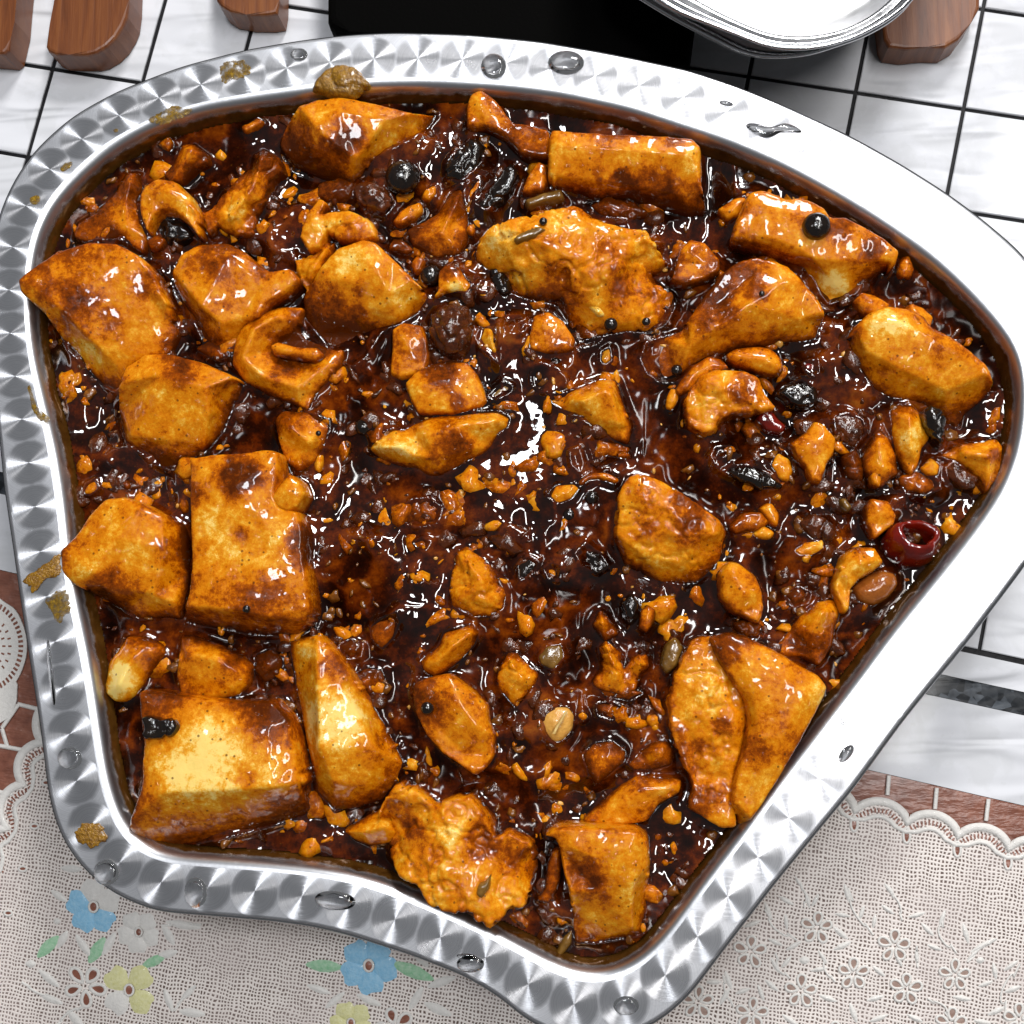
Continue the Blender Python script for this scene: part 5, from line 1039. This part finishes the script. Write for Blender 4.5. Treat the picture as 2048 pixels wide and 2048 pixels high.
# minced bits floating in the sauce : uncountable
def scatter(name, n, rmin, rmax, mat, label, zoff=.0, seed=1, flat=.6, prob=None):
    r_ = np.random.default_rng(seed); bm = bmesh.new(); bmesh.ops.create_icosphere(bm, subdivisions=2, radius=1)
    bp = np.array([v.co[:] for v in bm.verts]); bf = np.array([[v.index for v in f.verts] for f in bm.faces]); bm.free()
    cand = r_.choice(len(idx), n*3, replace=False); okm = dw[idx][cand] > .003
    if prob is not None: okm &= (fbm(Q[cand], .018, 2, seed+77) > prob)
    cand = cand[okm][:n]; VV = []; FF = []
    for k, c in enumerate(cand):
        rad = rmin+(rmax-rmin)*r_.random()**2.2; s = np.array((1, .35+.6*r_.random(), flat*(.5+.6*r_.random())))*rad
        a = r_.random()*6.28; ca, sa = math.cos(a), math.sin(a)
        p = bp*(1+.55*vnoise(bp*1.2+k*3.1, 5)[:, None]+.28*vnoise(bp*2.6+k*2.1, 6)[:, None])*s
        t = (r_.random()-.5)*.9; p = np.column_stack([p[:, 0]*math.cos(t)-p[:, 2]*math.sin(t), p[:, 1], p[:, 0]*math.sin(t)+p[:, 2]*math.cos(t)])
        p = np.column_stack([p[:, 0]*ca-p[:, 1]*sa, p[:, 0]*sa+p[:, 1]*ca, p[:, 2]])
        p[:, :2] += Q[c, :2]; p[:, 2] += SAUCE+h[c]+zoff*rad; VV.append(p); FF.append(bf+k*len(bp))
    nbp = len(bp); ncn = len(VV)
    VV = np.concatenate(VV).astype(np.float32); FF = np.concatenate(FF).astype(np.int32)
    me = bpy.data.meshes.new(name); me.vertices.add(len(VV)); me.vertices.foreach_set('co', VV.ravel())
    me.loops.add(FF.size); me.loops.foreach_set('vertex_index', FF.ravel()); me.polygons.add(len(FF))
    me.polygons.foreach_set('loop_start', np.arange(0, FF.size, 3, dtype=np.int32)); me.polygons.foreach_set('loop_total', np.full(len(FF), 3, np.int32))
    me.update(calc_edges=True); me.polygons.foreach_set('use_smooth', np.ones(len(FF), bool)); me.materials.append(mat)
    at = me.attributes.new('stain', 'FLOAT', 'POINT'); at.data.foreach_set('value', np.repeat(.34+.32*r_.random(ncn), nbp).astype(np.float32))
    o = bpy.data.objects.new(name, me); COL.objects.link(o); tag(o, label, 'minced bits', kind='stuff')
scatter('minced_meat', 1100, .0008, .0038, MMEAT, 'fine stewed minced meat scattered through the sauce', -.3, 3, .6, -.05)
scatter('minced_garlic', 520, .0005, .0021, MCRUMB, 'fine tan garlic crumbs scattered through the sauce', -.1, 4, .6, -.1)
scatter('pale_crumbs', 80, .0004, .0015, MNUT, 'tiny pale crumbs scattered through the sauce', -.05, 5, .6, .0)

scatter('tofu_fragments', 640, .0008, .0046, MT, 'loose sauce-soaked tofu fragments scattered through the sauce', -.25, 8, .5, -.2)
# ================================================================== DROPS AND SMEARS ON THE RIM
def drop_on(name, label, cat, group, crop, pts, mat, hgt, base=None, rings=7):
    p = np.array([K(crop, x, y) for x, y in pts]); p = smooth_loop(resample(p, n=40), 4); c = p.mean(0)
    if name == 'sauce_smear':
        p = resample(p, n=90); q3 = np.column_stack([p, np.zeros(len(p))]); p = c+(p-c)*(1+.30*fbm(q3, 14, 3, 31)+.16*fbm(q3, 5, 2, 32))[:, None]
    z0 = (base if base is not None else RIM)+.00004
    vs = []; fs = []; n = len(p)
    for k in range(rings+1):
        t = k/rings; s = math.cos(t*math.pi/2*.97); zz = z0+hgt*math.sin(t*math.pi/2)**.9; q = c+(p-c)*s; vs.append(U(q[:, 0], q[:, 1], zz))
    vs = np.concatenate(vs)
    for k in range(rings):
        for i in range(n): j = (i+1) % n; fs.append((k*n+i, k*n+j, (k+1)*n+j, (k+1)*n+i))
    fs.append(tuple(range(rings*n, rings*n+n))); fs.append(tuple(range(n))[::-1])
    o = new_mesh(name, vs, fs, mat)
    bm = bmesh.new(); bm.from_mesh(o.data); bmesh.ops.recalc_face_normals(bm, faces=bm.faces); bm.to_mesh(o.data); bm.free()
    return tag(o, label, cat, group)
def ell(x, y, a, b, r=0.0, n=16):
    return [(x+a*math.cos(t)*math.cos(r)-b*math.sin(t)*math.sin(r), y+a*math.cos(t)*math.sin(r)+b*math.sin(t)*math.cos(r)) for t in np.linspace(0, 2*math.pi, n, endpoint=False)]
GW = 'water drops on the tray rim'
for lab, c, pts, hg in (('largest clear water drop on the top rim', 'B', ell(1248, 345, 105, 68), .0016), ('cloudy water drop on the top rim left of the largest drop', 'B', ell(848, 365, 72, 72), .0013),
    ('round clear drop on the lower left corner of the rim', 'G', ell(588, 1095, 74, 76), .0018), ('clear drop on the bottom rim right of the corner drop', 'G', ell(1080, 1205, 66, 90), .0015),
    ('wide water drop on the bottom rim above the blue flower', 'G', ell(1850, 1250, 120, 55, .1)[:], .0014), ('water drop on the bottom rim under the tofu heap', 'H', ell(720, 1600, 80, 50), .0012),
    ('water drop on the rim at the bottom corner of the tray', 'H', ell(1580, 1830, 75, 55), .0010), ('faint drop on the left rim above the yellow corner smear', 'G', ell(385, 465, 70, 65), .0009),
    ('long water streak on the left rim', 'D', [(258, 1640), (272, 1640), (280, 1750), (300, 1880), (310, 1990), (300, 2040), (285, 1990), (270, 1880), (255, 1750)], .0007),
    ('branching water puddle on the upper right rim', 'C', [(380, 690), (430, 670), (500, 700), (560, 700), (600, 670), (690, 700), (720, 740), (600, 715), (560, 750), (500, 772), (450, 740)], .0009),
    ('thin drop on the lower right rim', 'I', ell(950, 440, 60, 30, -.9), .0003), ('small drop on the upper right rim left of the puddle', 'C', ell(290, 570, 40, 14, .2), .0006),
    ('elongated drop in the middle of the bottom rim', 'H', ell(700, 1560, 60, 18, .1), .0006), ('shallow drop near the top left bend of the rim', 'A', ell(1650, 300, 50, 35), .0006)):
    drop_on('water_drop', lab, 'water drop', GW, c, pts, MWATER, hg)
GM = 'sauce smears on the tray rim'
def smear(lab, c, pts, hg=.0006): 
    drop_on('sauce_smear', lab, 'sauce smear', GM, c, pts, MSMEAR if hg > .001 else MFILM, hg*.5)
smear('crusty yellow smear along the inner edge of the upper left rim', 'A', [(815, 650), (850, 640), (920, 610), (960, 575), (990, 600), (1080, 595), (1105, 610), (1050, 630), (980, 660), (900, 690), (830, 695)])
smear('small yellow spot on the upper left rim', 'A', [(335, 920), (360, 895), (400, 900), (390, 925), (350, 950), (332, 945)], .0004)
smear('tiny yellow drop on the left rim near the tofu corner', 'A', ell(195, 1105, 32, 24), .0004)
smear('greenish oily blot on the upper left rim', 'A', [(1200, 400), (1240, 345), (1320, 330), (1380, 360), (1370, 410), (1300, 440), (1230, 460)], .0004)
smear('small yellow fleck on the upper left rim', 'A', ell(640, 720, 14, 10), .0003)
smear('thin yellow streak on the left rim above the smooth chunk', 'D', [(150, 250), (170, 250), (185, 350), (230, 410), (280, 420), (270, 460), (220, 450), (180, 390)], .0004)
smear('thick ochre splash crossing the left rim at the smooth chunk', 'D', [(140, 1300), (200, 1265), (260, 1240), (310, 1180), (340, 1160), (350, 1290), (280, 1310), (220, 1350), (190, 1410), (150, 1380)], .0012)
smear('wet yellow blot on the left rim below the ochre splash', 'D', [(250, 1430), (310, 1380), (370, 1390), (395, 1450), (370, 1520), (320, 1570), (290, 1500)], .0005)
smear('olive drop on the lower left corner of the rim', 'G', ell(500, 885, 84, 72), .0012)
# browned crumb sitting on the top rim
P('tofu_crumb', 'browned tofu crumb lying on the top rim', 'tofu crumb', 'B', [(-150, 475), (-130, 430), (-60, 370), (20, 355), (90, 375), (150, 460), (60, 510), (-60, 500)], MSMEAR, [[(0, 410, 10.5)]], zb=7.8, dome=1.2, rough=.8, skirt=-6.7)

# ================================================================== THINGS BEYOND THE TRAY
GWD = 'wooden boards beyond the tray'
def board(lab, c, pts, z1, z0=.0005):
    o = prism('wooden_board', [K(c, x, y) for x, y in pts], z0, z1, MWOOD, bev=.0012, seg=3); tag(o, lab, 'wooden board', GWD)
board('reddish wooden board end with a rounded right corner at the upper left', 'A', [(250, 255), (275, 130), (300, 0), (330, -350), (725, -350), (712, 0), (700, 90), (680, 140), (640, 205), (590, 255), (530, 290), (480, 303), (380, 302), (300, 298), (262, 280)], .011)
board('wooden board end cut by the left border of the picture', 'A', [(-260, -300), (120, -300), (90, 0), (80, 120), (60, 210), (45, 275), (20, 297), (-80, 290), (-260, 270)], .011)
board('small wooden board end at the top beside the black pan', 'A', [(1190, -350), (1192, 0), (1215, 30), (1265, 62), (1360, 80), (1470, 82), (1530, 72), (1542, 0), (1550, -350)], .011)
board('pale brown wooden board end under the stacked steel dishes', 'C', [(1100, -350), (1135, 0), (1160, 215), (1185, 258), (1280, 270), (1400, 258), (1500, 260), (1575, 215), (1640, 125), (1690, 40), (1700, -350)], .010)
o = prism('black_pan', [(652, -260), (652, 36), (657, 50), (668, 58), (700, 63), (900, 74), (1150, 100), (1330, 124), (1380, 118), (1390, 60), (1395, -260)], .0005, .020, MBLK, bev=.003, seg=3)
tag(o, 'matte black pan standing between the wooden boards behind the tray', 'pan')
def dish(lab, lip_px, inner_px_, z, depth, mat_in):
    e = empty('steel_dish', (0, 0, 0), lab, 'dish', 'stacked steel dishes')
    a = resample([K('C', x, y) for x, y in lip_px], n=200); a = smooth_loop(a, 3); b = resample([K('C', x, y) for x, y in inner_px_], n=200); b = smooth_loop(b, 3)
    # match by nearest
    bb = np.array([b[np.argmin(((b-q)**2).sum(1))] for q in a]); bb = smooth_loop(bb, 4)
    def row(t, dz): p = a+(bb-a)*t; return U(p[:, 0], p[:, 1], z+dz)
    def mk(nm, rows_, mat, cap=False):
        vs = np.concatenate(rows_); n = 200; fs = [(k*n+i, k*n+(i+1) % n, (k+1)*n+(i+1) % n, (k+1)*n+i) for k in range(len(rows_)-1) for i in range(n)]
        if cap: fs.append(tuple(range((len(rows_)-1)*n, len(rows_)*n)))
        o = new_mesh(nm, vs, fs, mat); o.parent = e
    mk('rolled_lip', [row(.06, -.0035), row(0, -.002), row(.02, 0), row(.14, .0009), row(.32, .0006), row(.42, -.0006), row(.55, -.0010), row(.8, -.0006), row(1, -.0012)], MPS)
    c = bb.mean(0)
    def shr(s, dz): p = c+(bb-c)*s; return U(p[:, 0], p[:, 1], z+dz)
    mk('basin', [row(1, -.0012), shr(.985, -.0035), shr(.97, -depth*.6), shr(.94, -depth*.95), shr(.9, -depth), shr(.4, -depth)], mat_in, True)
dish('upper steel dish with a thick lip and bright empty inside at the top edge', [(-420, -1700), (-420, -230), (-130, -10), (0, 72), (150, 128), (320, 190), (450, 243), (520, 268), (600, 280), (700, 285), (850, 262), (1000, 216), (1150, 140), (1280, 50), (1340, -20), (1600, -400), (1700, -1000), (1500, -1700)],
     [(-280, -1600), (-280, -240), (120, 0), (280, 88), (420, 150), (500, 182), (570, 197), (700, 205), (850, 190), (980, 150), (1100, 80), (1200, 0), (1460, -400), (1560, -1000), (1380, -1600)], .051, .008, MBR)
dish('lower steel dish showing only its lip beneath the upper one', [(-440, -1650), (-440, -150), (-130, 40), (0, 118), (200, 222), (350, 297), (420, 316), (480, 326), (620, 326), (760, 308), (900, 262), (1040, 215), (1180, 140), (1290, 50), (1560, -400), (1660, -1000), (1480, -1650)],
     [(-300, -1550), (-300, -200), (120, 60), (280, 140), (420, 220), (500, 240), (570, 250), (700, 250), (850, 220), (980, 170), (1100, 100), (1190, 20), (1440, -400), (1540, -1000), (1360, -1550)], .042, .006, MPS)
